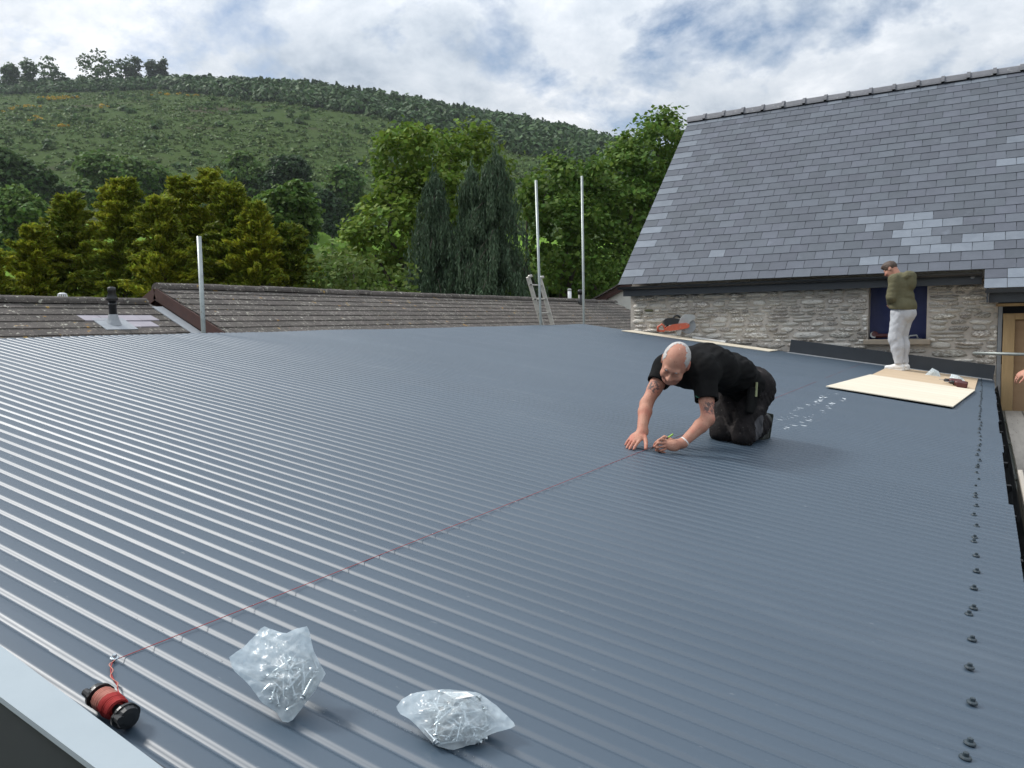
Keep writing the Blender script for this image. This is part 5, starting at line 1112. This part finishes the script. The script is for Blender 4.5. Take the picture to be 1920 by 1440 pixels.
jk = Vol(Q_(-.5, -.45, .85), Q_(.35, .45, 1.6), .01); jk.ell(Q_(0, 0, 1.28), (.13, .2, .22), E3, .05, disp=f5); jk.ell(Q_(0, 0, 1.0), (.13, .19, .16), E3, .05, disp=f5); jk.cap(Q_(-.07, -.2, 1.41), Q_(-.2, -.15, 1.2), .075, .065, .05); jk.cap(Q_(-.08, .2, 1.4), Q_(-.1, .27, 1.15), .075, .065, .05); jk.build('t_shirt', M_SHIRT, TP)
jk = Vol(Q_(-.35, -.4, .0), Q_(.3, .4, 1.0), .011); jk.ell(Q_(0, 0, .92), (.13, .18, .12), E3, .05)
for s_ in (-1, 1): jk.cap(Q_(0, s_ * .09, .9), Q_(-.03, s_ * .1, .5), .105, .08, .04); jk.cap(Q_(-.03, s_ * .1, .5), Q_(0, s_ * .1, .1), .075, .06, .03)
jk.build('trousers', M_TROUS, TP)
for s_ in (-1, 1):
    jk = Vol(Q_(-.3, s_ * .1 - .12, 0), Q_(.15, s_ * .1 + .12, .2), .008); jk.cap(Q_(.02, s_ * .1, .05), Q_(-.15, s_ * .11, .045), .05, .042, .03); jk.cap(Q_(0, s_ * .1, .06), Q_(0, s_ * .1, .14), .05, .05, .03); jk.cut(Q_(0, 0, .005), -UP); jk.build('boot', M_BOOT, TP)
h_ = Vol(Q_(-.2, -.2, 1.5), Q_(.2, .2, 1.85), .007); h_.ell(Q_(-.01, 0, 1.655), (.105, .085, .095), E3, .005); h_.cut(Q_(-.07, 0, 1.6), (-1, 0, -.5)); h_.cut(Q_(0, 0, 1.6), (-.4, 0, -1)); h_.build('hair', M_BROWNHAIR, TP)

# ------------------------------------------------------------------ boards, tools, bags, twine
def quad_board(name, label, corners, th, m, h=.004, group=None):
    """a flat board on the crests through four picture points given as near-left, near-right, far-right, far-left"""
    C = [np.array([*c, 0.0]) for c in corners]; c0 = np.mean(C, 0); e1 = unit(C[1] - C[0] + C[2] - C[3]); e2 = unit(C[3] - C[0] + C[2] - C[1]); e2 = unit(e2 - (e1 @ e2) * e1)
    L1 = (np.linalg.norm(C[1] - C[0]) + np.linalg.norm(C[2] - C[3])) / 2; L2 = (np.linalg.norm(C[3] - C[0]) + np.linalg.norm(C[2] - C[1])) / 2
    lift = lambda v_: np.array([v_[0], v_[1], -TS * v_[0]])
    a, b = unit(lift(e1)), lift(e2); b = unit(b - (a @ b) * a); pos = np.array([c0[0], c0[1], roofz(c0[0])]) + upn * (h + th / 2)
    o = MB().box((0, 0, 0), (L1, L2, th), bev=.0015).build(name, m, origin=(0, 0, 0)); o.location = pos; o.rotation_euler = Matrix(np.stack([a, b, np.cross(a, b)], 1).tolist()).to_euler(); WL[o.name] = pos
    tag(o, label, 'board', group); return o
# measured on the roof plane
quad_board('plywood_sheet', 'pale plywood sheet lying nearest the kneeling man, overlapping the other sheet', [(-1.47, 9.36), (-.19, 9.30), (-.14, 11.72), (-1.42, 11.85)], .012, M_PLYL, .018)
quad_board('plywood_sheet', 'tan plywood sheet under the standing man, by the flashing', [(-1.33, 11.75), (-.06, 11.72), (-.08, 14.14), (-1.35, 14.14)], .012, M_PLY, .003)
quad_board('plywood_strip', 'long pale board by the stone wall under the orange saw', [(-6.03, 14.02), (-3.18, 13.80), (-3.14, 14.42), (-6.0, 14.47)], .014, M_PLYL, .004)
quad_board('timber_batten', 'short white batten lying against the stone wall beside the saw', [(-4.75, 14.40), (-4.12, 14.40), (-4.12, 14.49), (-4.75, 14.49)], .03, M_WHITEP, .022)
# cut-off saw
sp = yplane(1258, 621, 14.15); SAW = thing('cut_off_saw', sp, 'orange cut-off saw with grey guard resting on a board by the wall', 'saw')
D_ = depth(sp); ps = lambda x, y, o=0.0: at(x, y, D_ + o); toc = unit(-np.array([0, 1.0, 0]))
def slab(pts, th, off=0.0):
    P = np.array([ps(x, y, off) for x, y in pts]); n = unit(np.cross(P[1] - P[0], P[2] - P[0])); n = n if n @ toc > 0 else -n
    mb = MB(); k = len(P); mb.add(np.concatenate([P + n * th / 2, P - n * th / 2]), [tuple(range(k)), tuple(range(2 * k - 1, k - 1, -1))] + [(i, i + k, (i + 1) % k + k, (i + 1) % k) for i in range(k)]); return mb
def zc3(a): return [(1200 + x / 13.71, 570 + y / 13.71) for x, y in a]
cx_, cy_, r_ = 1200 + 1230 / 13.71, 570 + 560 / 13.71, 15.0
slab([(cx_ + r_ * math.cos(a), cy_ + r_ * .98 * math.sin(a)) for a in np.linspace(0, 6.283, 33)[:-1]], .006, .02).build('blade', M_LEAD, SAW)
slab(zc3([(980, 480), (1060, 330), (1150, 265), (1250, 265), (1330, 270), (1400, 300), (1410, 380), (1340, 420), (1270, 470), (1240, 560), (1120, 580), (1000, 560)]), .07, -.02).build('guard', M_GREYP, SAW)
slab(zc3([(650, 640), (700, 580), (820, 530), (1000, 505), (1180, 490), (1250, 520), (1265, 570), (1230, 620), (1080, 650), (860, 685), (720, 700), (660, 685)]), .08, -.06).build('belt_cover', M_ORANGE, SAW)
slab(zc3([(600, 420), (680, 370), (820, 360), (1000, 400), (1020, 500), (800, 530), (640, 560), (590, 500)]), .16, .03).build('motor_housing', M_BLACKP, SAW)
MB().tube([ps(*q) for q in zc3([(640, 650), (720, 540), (830, 380), (900, 310), (960, 295), (1010, 320), (1030, 360)])], .017, 8).build('front_handle', M_BLACKP, SAW, True)
MB().tube([ps(*q, -.03) for q in zc3([(455, 700), (460, 590), (560, 525), (610, 560), (640, 640), (620, 690), (480, 690)])], .02, 8).build('rear_handle', M_ORANGE, SAW, True)
slab(zc3([(950, 660), (1080, 650), (1040, 760), (1000, 800), (940, 800), (920, 720)]), .1, -.02).build('foot', M_GREYP, SAW)
# drill drivers lying on the tan sheet
def drill(px, py, ang, label, s=1.0):
    p = roofpt(px, py, .018); T = thing('drill_driver', p, label, 'drill', 'drill drivers on the tan plywood sheet'); e = np.array([math.cos(ang), math.sin(ang), -TS * math.cos(ang)]); e = unit(e); q = np.cross(upn, e); c = p + upn * .035 * s
    MB().lathe([(.028 * s, -.09 * s), (.034 * s, -.075 * s), (.035 * s, .02 * s), (.028 * s, .045 * s)], c, e, 14).build('motor_housing', M_MAROON, T, True)
    MB().lathe([(.02 * s, .045 * s), (.022 * s, .05 * s), (.021 * s, .085 * s), (.010 * s, .10 * s)], c, e, 12).build('chuck', M_BLACKP, T, True); MB().tube([c + e * .1 * s, c + e * .15 * s], .004 * s, 6).build('bit', M_STEEL, T)
    MB().tube([c - e * .04 * s, c - e * .05 * s + q * .07 * s - upn * .004, c - e * .055 * s + q * .12 * s - upn * .006], [.022 * s, .019 * s, .021 * s], 10).build('grip', M_BLACKP, T, True)
    MB().box(c - e * .05 * s + q * .15 * s - upn * .004, (.11 * s, .05 * s, .06 * s), np.stack([e, q, upn], 1), bev=.008).build('battery', M_MAROON, T)
drill(1786, 720, math.pi * 1.02, 'maroon drill driver lying farther back beside a crumpled bag', 1.15)
drill(1797, 724, math.pi * .97, 'maroon drill driver lying nearest the pale sheet', 1.15)
# grinder and trowel tools on the window sill
gp_ = np.array([-1.50, YW + .12, WZ0 + .02]); T = thing('angle_grinder', gp_, 'dark red angle grinder lying on the window sill', 'grinder')
MB().lathe([(.032, -.12), (.036, -.08), (.034, .05), (.028, .1)], gp_ + [.02, .02, .036], (1, .15, 0), 12).build('body', M_MAROON, T, True); MB().lathe([(.058, -.002), (.058, .002)], gp_ + [-.13, 0, .05], (.2, -1, .5), 20).build('disc', M_GREYP, T); MB().lathe([(.06, -.02), (.06, .012), (.03, .02)], gp_ + [-.12, .02, .055], (.2, -1, .5), 20).build('guard', M_MAROON, T); MB().tube([gp_ + [.12, .03, .035], gp_ + [.24, .04, .03]], .012, 8).build('cable', M_BLACKP, T)
gp_ = np.array([-1.02, YW + .12, WZ0 + .0]); T = thing('hand_trowel', gp_, 'pale steel float lying on the sill behind the standing man', 'trowel')
MB().box(gp_ + [0, 0, .008], (.26, .1, .006)).build('plate', M_STEEL, T); MB().tube([gp_ + [-.07, 0, .01], gp_ + [-.05, 0, .05], gp_ + [.05, 0, .06], gp_ + [.07, 0, .012]], .014, 8).build('handle', M_GREYP, T, True)
# polythene
def polythene(name, op, tint=(.80, .88, .92), rough=.22):
    m = bpy.data.materials.new(name); m.use_nodes = True; N = m.node_tree.nodes; L = m.node_tree.links; b = N['Principled BSDF']; b.inputs['Base Color'].default_value = (*tint, 1); b.inputs['Roughness'].default_value = rough; b.inputs['Specular IOR Level'].default_value = .6
    t = N.new('ShaderNodeBsdfTransparent'); t.inputs[0].default_value = (.93, .96, .97, 1); x = N.new('ShaderNodeMixShader'); tl = N.new('ShaderNodeBsdfTranslucent'); tl.inputs[0].default_value = (*tint, 1); x2 = N.new('ShaderNodeMixShader'); x2.inputs[0].default_value = .45
    n = N.new('ShaderNodeTexNoise'); n.inputs['Scale'].default_value = 26; n.inputs['Detail'].default_value = 4; tcn = N.new('ShaderNodeTexCoord'); L.new(tcn.outputs['Object'], n.inputs['Vector'])
    mr = N.new('ShaderNodeMapRange'); mr.inputs[1].default_value = .3; mr.inputs[2].default_value = .7; mr.inputs[3].default_value = op - .1; mr.inputs[4].default_value = op + .14; L.new(n.outputs[0], mr.inputs[0])
    vo = N.new('ShaderNodeTexVoronoi'); vo.inputs['Scale'].default_value = 48; L.new(tcn.outputs['Object'], vo.inputs['Vector']); bp = N.new('ShaderNodeBump'); bp.inputs['Distance'].default_value = .004; L.new(vo.outputs['Distance'], bp.inputs['Height']); L.new(bp.outputs[0], b.inputs['Normal'])
    L.new(b.outputs[0], x2.inputs[1]); L.new(tl.outputs[0], x2.inputs[2]); L.new(mr.outputs[0], x.inputs[0]); L.new(t.outputs[0], x.inputs[1]); L.new(x2.outputs[0], x.inputs[2]); L.new(x.outputs[0], N['Material Output'].inputs[0]); return m
M_POLY = polythene('polythene', .46, rough=.2); M_POLY2 = polythene('crumpled_polythene', .62)
mb = MB(); mb.lathe([(.0078, 0), (.0080, .0012), (.0072, .0022), (.006, .0024)], (0, 0, 0), n=12); mb.lathe([(.0042, .0024), (.0042, .0068), (.0036, .0075)], (0, 0, 0), n=6); mb.tube([(0, 0, 0), (0, 0, -.04), (0, 0, -.05)], [.0028, .0026, .0006], 6); BS = mb.mesh('screw', M_ZINC)
def creases(P, seed, amp, fr):
    r = np.random.default_rng(seed); s_ = np.zeros(len(P))
    for i in range(9):
        w_ = r.normal(size=2); w_ /= np.linalg.norm(w_); f = fr * r.uniform(.5, 2.2); ph = r.uniform(0, 6); s_ += (np.abs(((P @ w_) * f + ph) % 2 - 1) - .5) * r.uniform(.4, 1)
    return s_ * amp
def inside(poly, p):
    x, y = p; c = False; n = len(poly)
    for i in range(n):
        (x1, y1), (x2, y2) = poly[i], poly[(i + 1) % n]
        if (y1 > y) != (y2 > y) and x < (x2 - x1) * (y - y1) / (y2 - y1) + x1: c = not c
    return c
def bag(name, label, outline, origin_px, tilt, thick, fill, nscrew, seed, m, fold=None, lab=None, cat='bag'):
    """a sealed polythene bag: outline taken on a plane leaning back from the contact point, inflated on both sides"""
    r = random.Random(seed); o = roofpt(*origin_px, .002); T = thing(name, o, label, cat)
    view = unit(-o); hor = unit(view - (view @ upn) * upn); e1 = unit(np.cross(upn, hor)); e1 = -e1 if e1 @ rt < 0 else e1
    e2 = -hor * math.cos(tilt) + upn * math.sin(tilt); nn = np.cross(e1, e2); nn = nn if nn @ view > 0 else -nn
    def onpl(px, py): q = ray((px, py)); s_ = (o @ nn) / (q @ nn); d = q * s_ - o; return np.array([d @ e1, d @ e2])
    P = np.array([onpl(*q) for q in outline]); c = P.mean(0) * .6 + np.array([onpl(*fill[0])])[0] * .4; n = 56; nr = 13
    seg = np.concatenate([P, P[:1]]); ln = np.r_[0, np.cumsum(np.linalg.norm(np.diff(seg, axis=0), axis=1))]; t = np.linspace(0, ln[-1], n, endpoint=False); O = np.stack([np.interp(t, ln, seg[:, 0]), np.interp(t, ln, seg[:, 1])], 1)
    fc = np.array(onpl(*fill[0])); fr_ = fill[1]
    def shape(side):
        V = []
        for j in range(nr + 1):
            q = j / nr; X = c + (O - c) * q; edge = (1 - q ** 2.2) ** .6; w_ = np.exp(-((X - fc) ** 2).sum(1) / fr_ ** 2); hgt = thick * (.16 + .84 * w_) * edge
            cr = creases(X, seed, .0042, 55) * min(1, (1 - q) * 4 + .25) + creases(X, seed + 7, .0022, 130) * min(1, (1 - q) * 4 + .2)
            z_ = side * hgt + cr + (fold(X) if fold else 0); V.append(o + X[:, :1] * e1 + X[:, 1:] * e2 + z_[:, None] * nn)
        return np.concatenate(V)
    for side, nm in ((1, 'front_film'), (-1, 'back_film')):
        V = shape(side); low = np.maximum(roofz(V[:, 0]) + .003 - V[:, 2], 0); V[:, 2] += low
        Fq = np.array([(j * n + i, j * n + (i + 1) % n, (j + 1) * n + (i + 1) % n, (j + 1) * n + i) for j in range(nr) for i in range(n)]); obj(nm, V, Fq, m, T, True)
    k = 0; tries = 0
    while k < nscrew and tries < 20000:
        tries += 1; a, b = r.gauss(0, fr_ * .52), r.gauss(0, fr_ * .52); q = fc + [a, b]
        if not inside([tuple(x_) for x_ in P * .94 + c * .06], tuple(q)): continue
        w_ = math.exp(-(a * a + b * b) / fr_ ** 2); z_ = r.uniform(-.6, .85) * thick * w_; pos = o + q[0] * e1 + q[1] * e2 + z_ * nn
        pos[2] = max(pos[2], roofz(pos[0]) + .008); dv = unit(np.array([r.gauss(0, 1), r.gauss(0, 1), r.gauss(0, 1)]) - ((0)) ); dv = unit(dv - .85 * (dv @ nn) * nn)
        if roofz(pos[0] - dv[0] * .045) + .004 > pos[2] - dv[2] * .045: dv = dv * np.array([1, 1, -1])
        tip = q - np.array([dv @ e1, dv @ e2]) * .05; zt = z_ - (dv @ nn) * .05; wt = math.exp(-((tip - fc) ** 2).sum() / fr_ ** 2)
        if not inside([tuple(x_) for x_ in P * .92 + c * .08], tuple(tip)) or abs(zt) > thick * (.16 + .84 * wt) * .8: continue
        e = inst('screw', BS, T, pos, Vector(dv.tolist()).to_track_quat('Z', 'Y').to_euler()); k += 1
    return T, (o, e1, e2, nn, onpl)
fl1 = lambda X: .02 * np.clip((X[:, 1] - .10) / .1, 0, 1) * np.sin(X[:, 0] * 34 + 1.0) + .012 * np.abs(np.sin(X[:, 0] * 21 + X[:, 1] * 12))
bag('bag_of_screws', 'open clear plastic bag of roofing screws standing nearer the red twine', [(430, 1236), (452, 1215), (493, 1171), (535, 1196), (552, 1188), (577, 1179), (588, 1222), (611, 1264), (590, 1300), (560, 1338), (545, 1356), (528, 1353), (520, 1338), (490, 1318), (466, 1285), (436, 1258)], (535, 1356), R(40), .042, ((556, 1285), .062), 62, 3, M_POLY, fl1)
fl2 = lambda X: .01 * np.abs(np.sin(X[:, 0] * 17 + X[:, 1] * 20))
T2, (bo, be1, be2, bn, bon) = bag('bag_of_screws', 'clear plastic bag of roofing screws lying flat with a white label', [(743, 1327), (752, 1313), (772, 1304), (812, 1299), (850, 1295), (880, 1297), (897, 1301), (930, 1325), (968, 1362), (925, 1378), (890, 1400), (850, 1407), (815, 1400), (795, 1378), (770, 1352), (748, 1340)], (845, 1407), R(24), .040, ((860, 1362), .075), 80, 5, M_POLY, fl2)
Lp = [bon(*q) for q in ((829, 1306), (874, 1308), (888, 1318), (851, 1327))]
tg = np.array([bo + q[0] * be1 + q[1] * be2 + bn * (.017 + .004 * i % 2) for i, q in enumerate(Lp)]); obj('paper_label', np.concatenate([tg, tg - bn * .0006]), [(0, 1, 2, 3), (7, 6, 5, 4), (0, 4, 5, 1), (1, 5, 6, 2), (2, 6, 7, 3), (3, 7, 4, 0)], M_WHITE, T2)
mb = MB()
for i in range(4):
    a = tg[0] + (tg[3] - tg[0]) * (.2 + .18 * i); b = tg[1] + (tg[2] - tg[1]) * (.2 + .18 * i); q = a + (b - a) * .1; e = a + (b - a) * (.75 - .12 * i); w_ = (tg[3] - tg[0]) * .03; mb.add([q + bn * .0009, e + bn * .0009, e + w_ + bn * .0009, q + w_ + bn * .0009], [(0, 1, 2, 3)])
tag(mb.build('print_lines', M_LEAD, T2), kind='stuff')
bag('empty_bag', 'crumpled empty plastic bag on the tan plywood sheet, farther left', [(1734, 703), (1748, 690), (1760, 696), (1764, 706), (1745, 707)], (1748, 706), R(50), .05, ((1749, 700), .06), 0, 9, M_POLY2)
bag('empty_bag', 'crumpled plastic bag behind the drill drivers', [(1780, 709), (1784, 701), (1795, 704), (1806, 710), (1816, 722), (1795, 720)], (1797, 719), R(50), .05, ((1797, 711), .06), 0, 10, M_POLY2)
# twine: anchor screw, taut line, loose tail, reel
ax, ay = -1.735, 1.02; az = roofz(ax)
SCR = thing('anchor_screw', (ax, ay, az), 'bright zinc screw and washer holding the end of the red twine', 'screw')
MB().lathe([(.0098, .0), (.0104, .0015), (.0096, .003), (.0075, .0034)], (ax, ay, az + .006), upn, 18).build('washer', M_ZINC, SCR, True); MB().lathe([(.0052, .0034), (.0052, .0095), (.0044, .0105)], (ax, ay, az + .006), upn, 6).build('head', M_ZINC, SCR); MB().tube([(ax, ay, az - .02), (ax, ay, az + .008)], .003, 8).build('shank', M_ZINC, SCR)
e = roofpt(1216, 841, .001); n = 90; ln = [np.array([ax + (e[0] - ax) * t, ay + .01 + (e[1] - ay - .01) * t, 0]) for t in np.linspace(0, 1, n)]
for p in ln: p[2] = roofz(p[0]) + .0015
far_e = np.array([-1.735, 14.1, roofz(-1.735) + .0015]); ln.append(e + (far_e - e) * .5); ln.append(far_e)
tail = [np.array([ax, ay, az + .004]), roofpt(208, 1250, .006), roofpt(210, 1268, .006), roofpt(220, 1285, .005), roofpt(222, 1297, .005), roofpt(234, 1312, .006), roofpt(238, 1322, .01), roofpt(233, 1330, .03)]
tl = []
for a, b, c, d_ in zip([tail[0]] + tail[:-2], tail[:-1], tail[1:], tail[2:] + [tail[-1]]):
    for t in np.linspace(0, 1, 6, endpoint=False): tl.append(.5 * ((2 * b) + (c - a) * t + (2 * a - 5 * b + 4 * c - d_) * t * t + (3 * b - a - 3 * c + d_) * t ** 3))
TW = thing('twine', (ax, ay, az), 'taut red twine line stretched across the metal roof', 'twine')
MB().tube(ln, .001, 6).build('line', M_RED, TW, True); MB().tube(tl, .0013, 6).build('loose_tail', M_RED, TW, True); MB().tube([q + np.array([.004 * math.sin(i * .9), .003 * math.cos(i * .7), .002]) for i, q in enumerate(tl[:22])], .0011, 6).build('loop', M_PINK, TW, True)
ra, rb = roofpt(178, 1318, .0), roofpt(245, 1372, .0); rc = (ra + rb) / 2; rx = unit(rb - ra); hL = .052; rc = rc + upn * .026
REEL = thing('twine_reel', rc - upn * .026, 'black plastic reel wound with red twine lying by the capping', 'reel')
for s_ in (-1, 1):
    c = rc + rx * s_ * hL; q = np.cross(rx, upn)
    pr = [(.030 * math.cos(a) * (1.0 if math.cos(4 * a) > -.2 else .93), .026 * math.sin(a)) for a in np.linspace(0, 6.283, 37)[:-1]]
    fl = MB().prism(pr, .006, c - rx * .003, np.stack([q, upn, rx], 1)).build('flange', M_BLACKP, REEL); MB().tube([c + rx * s_ * .003 + q * .019 + upn * .006, c + rx * s_ * .022 + q * .021 + upn * .008], [.009, .008], 10).build('lug', M_BLACKP, fl)
    MB().lathe([(.024, 0), (.022, .012), (.012, .014)], c + rx * s_ * .003, rx * s_, 16).build('hub', M_BLACKP, fl)
MB().lathe([(.011, -.05), (.011, .05)], rc, rx, 12).build('core', M_BLACKP, REEL)
def winding(x0, x1, turns, r0, r1, m, seed, nm):
    r = random.Random(seed); pts = []; N_ = turns * 14
    for i in range(N_ + 1):
        a = 2 * math.pi * i / 14; t = i / N_; tri = abs((t * 7) % 2 - 1); xx = x0 + (x1 - x0) * tri; rr = r0 + (r1 - r0) * t + .0008 * math.sin(i * .37) + .003 * (1 - abs(2 * tri - 1)); pts.append(rc + rx * (xx + .003 * math.sin(a)) + rr * (math.cos(a) * np.cross(rx, upn) + math.sin(a) * upn))
    MB().tube(pts, .0013, 5).build(nm, m, REEL, True)
MB().lathe([(.012, -.046), (.0195, -.042), (.0185, 0), (.0195, .012), (.012, .018)], rc, rx, 16).build('twine_bed', M_RED, REEL, True)
winding(-.020, .022, 66, .0185, .0225, M_RED, 1, 'red_winding'); winding(-.046, -.016, 40, .019, .0225, M_PINK, 2, 'faded_winding')
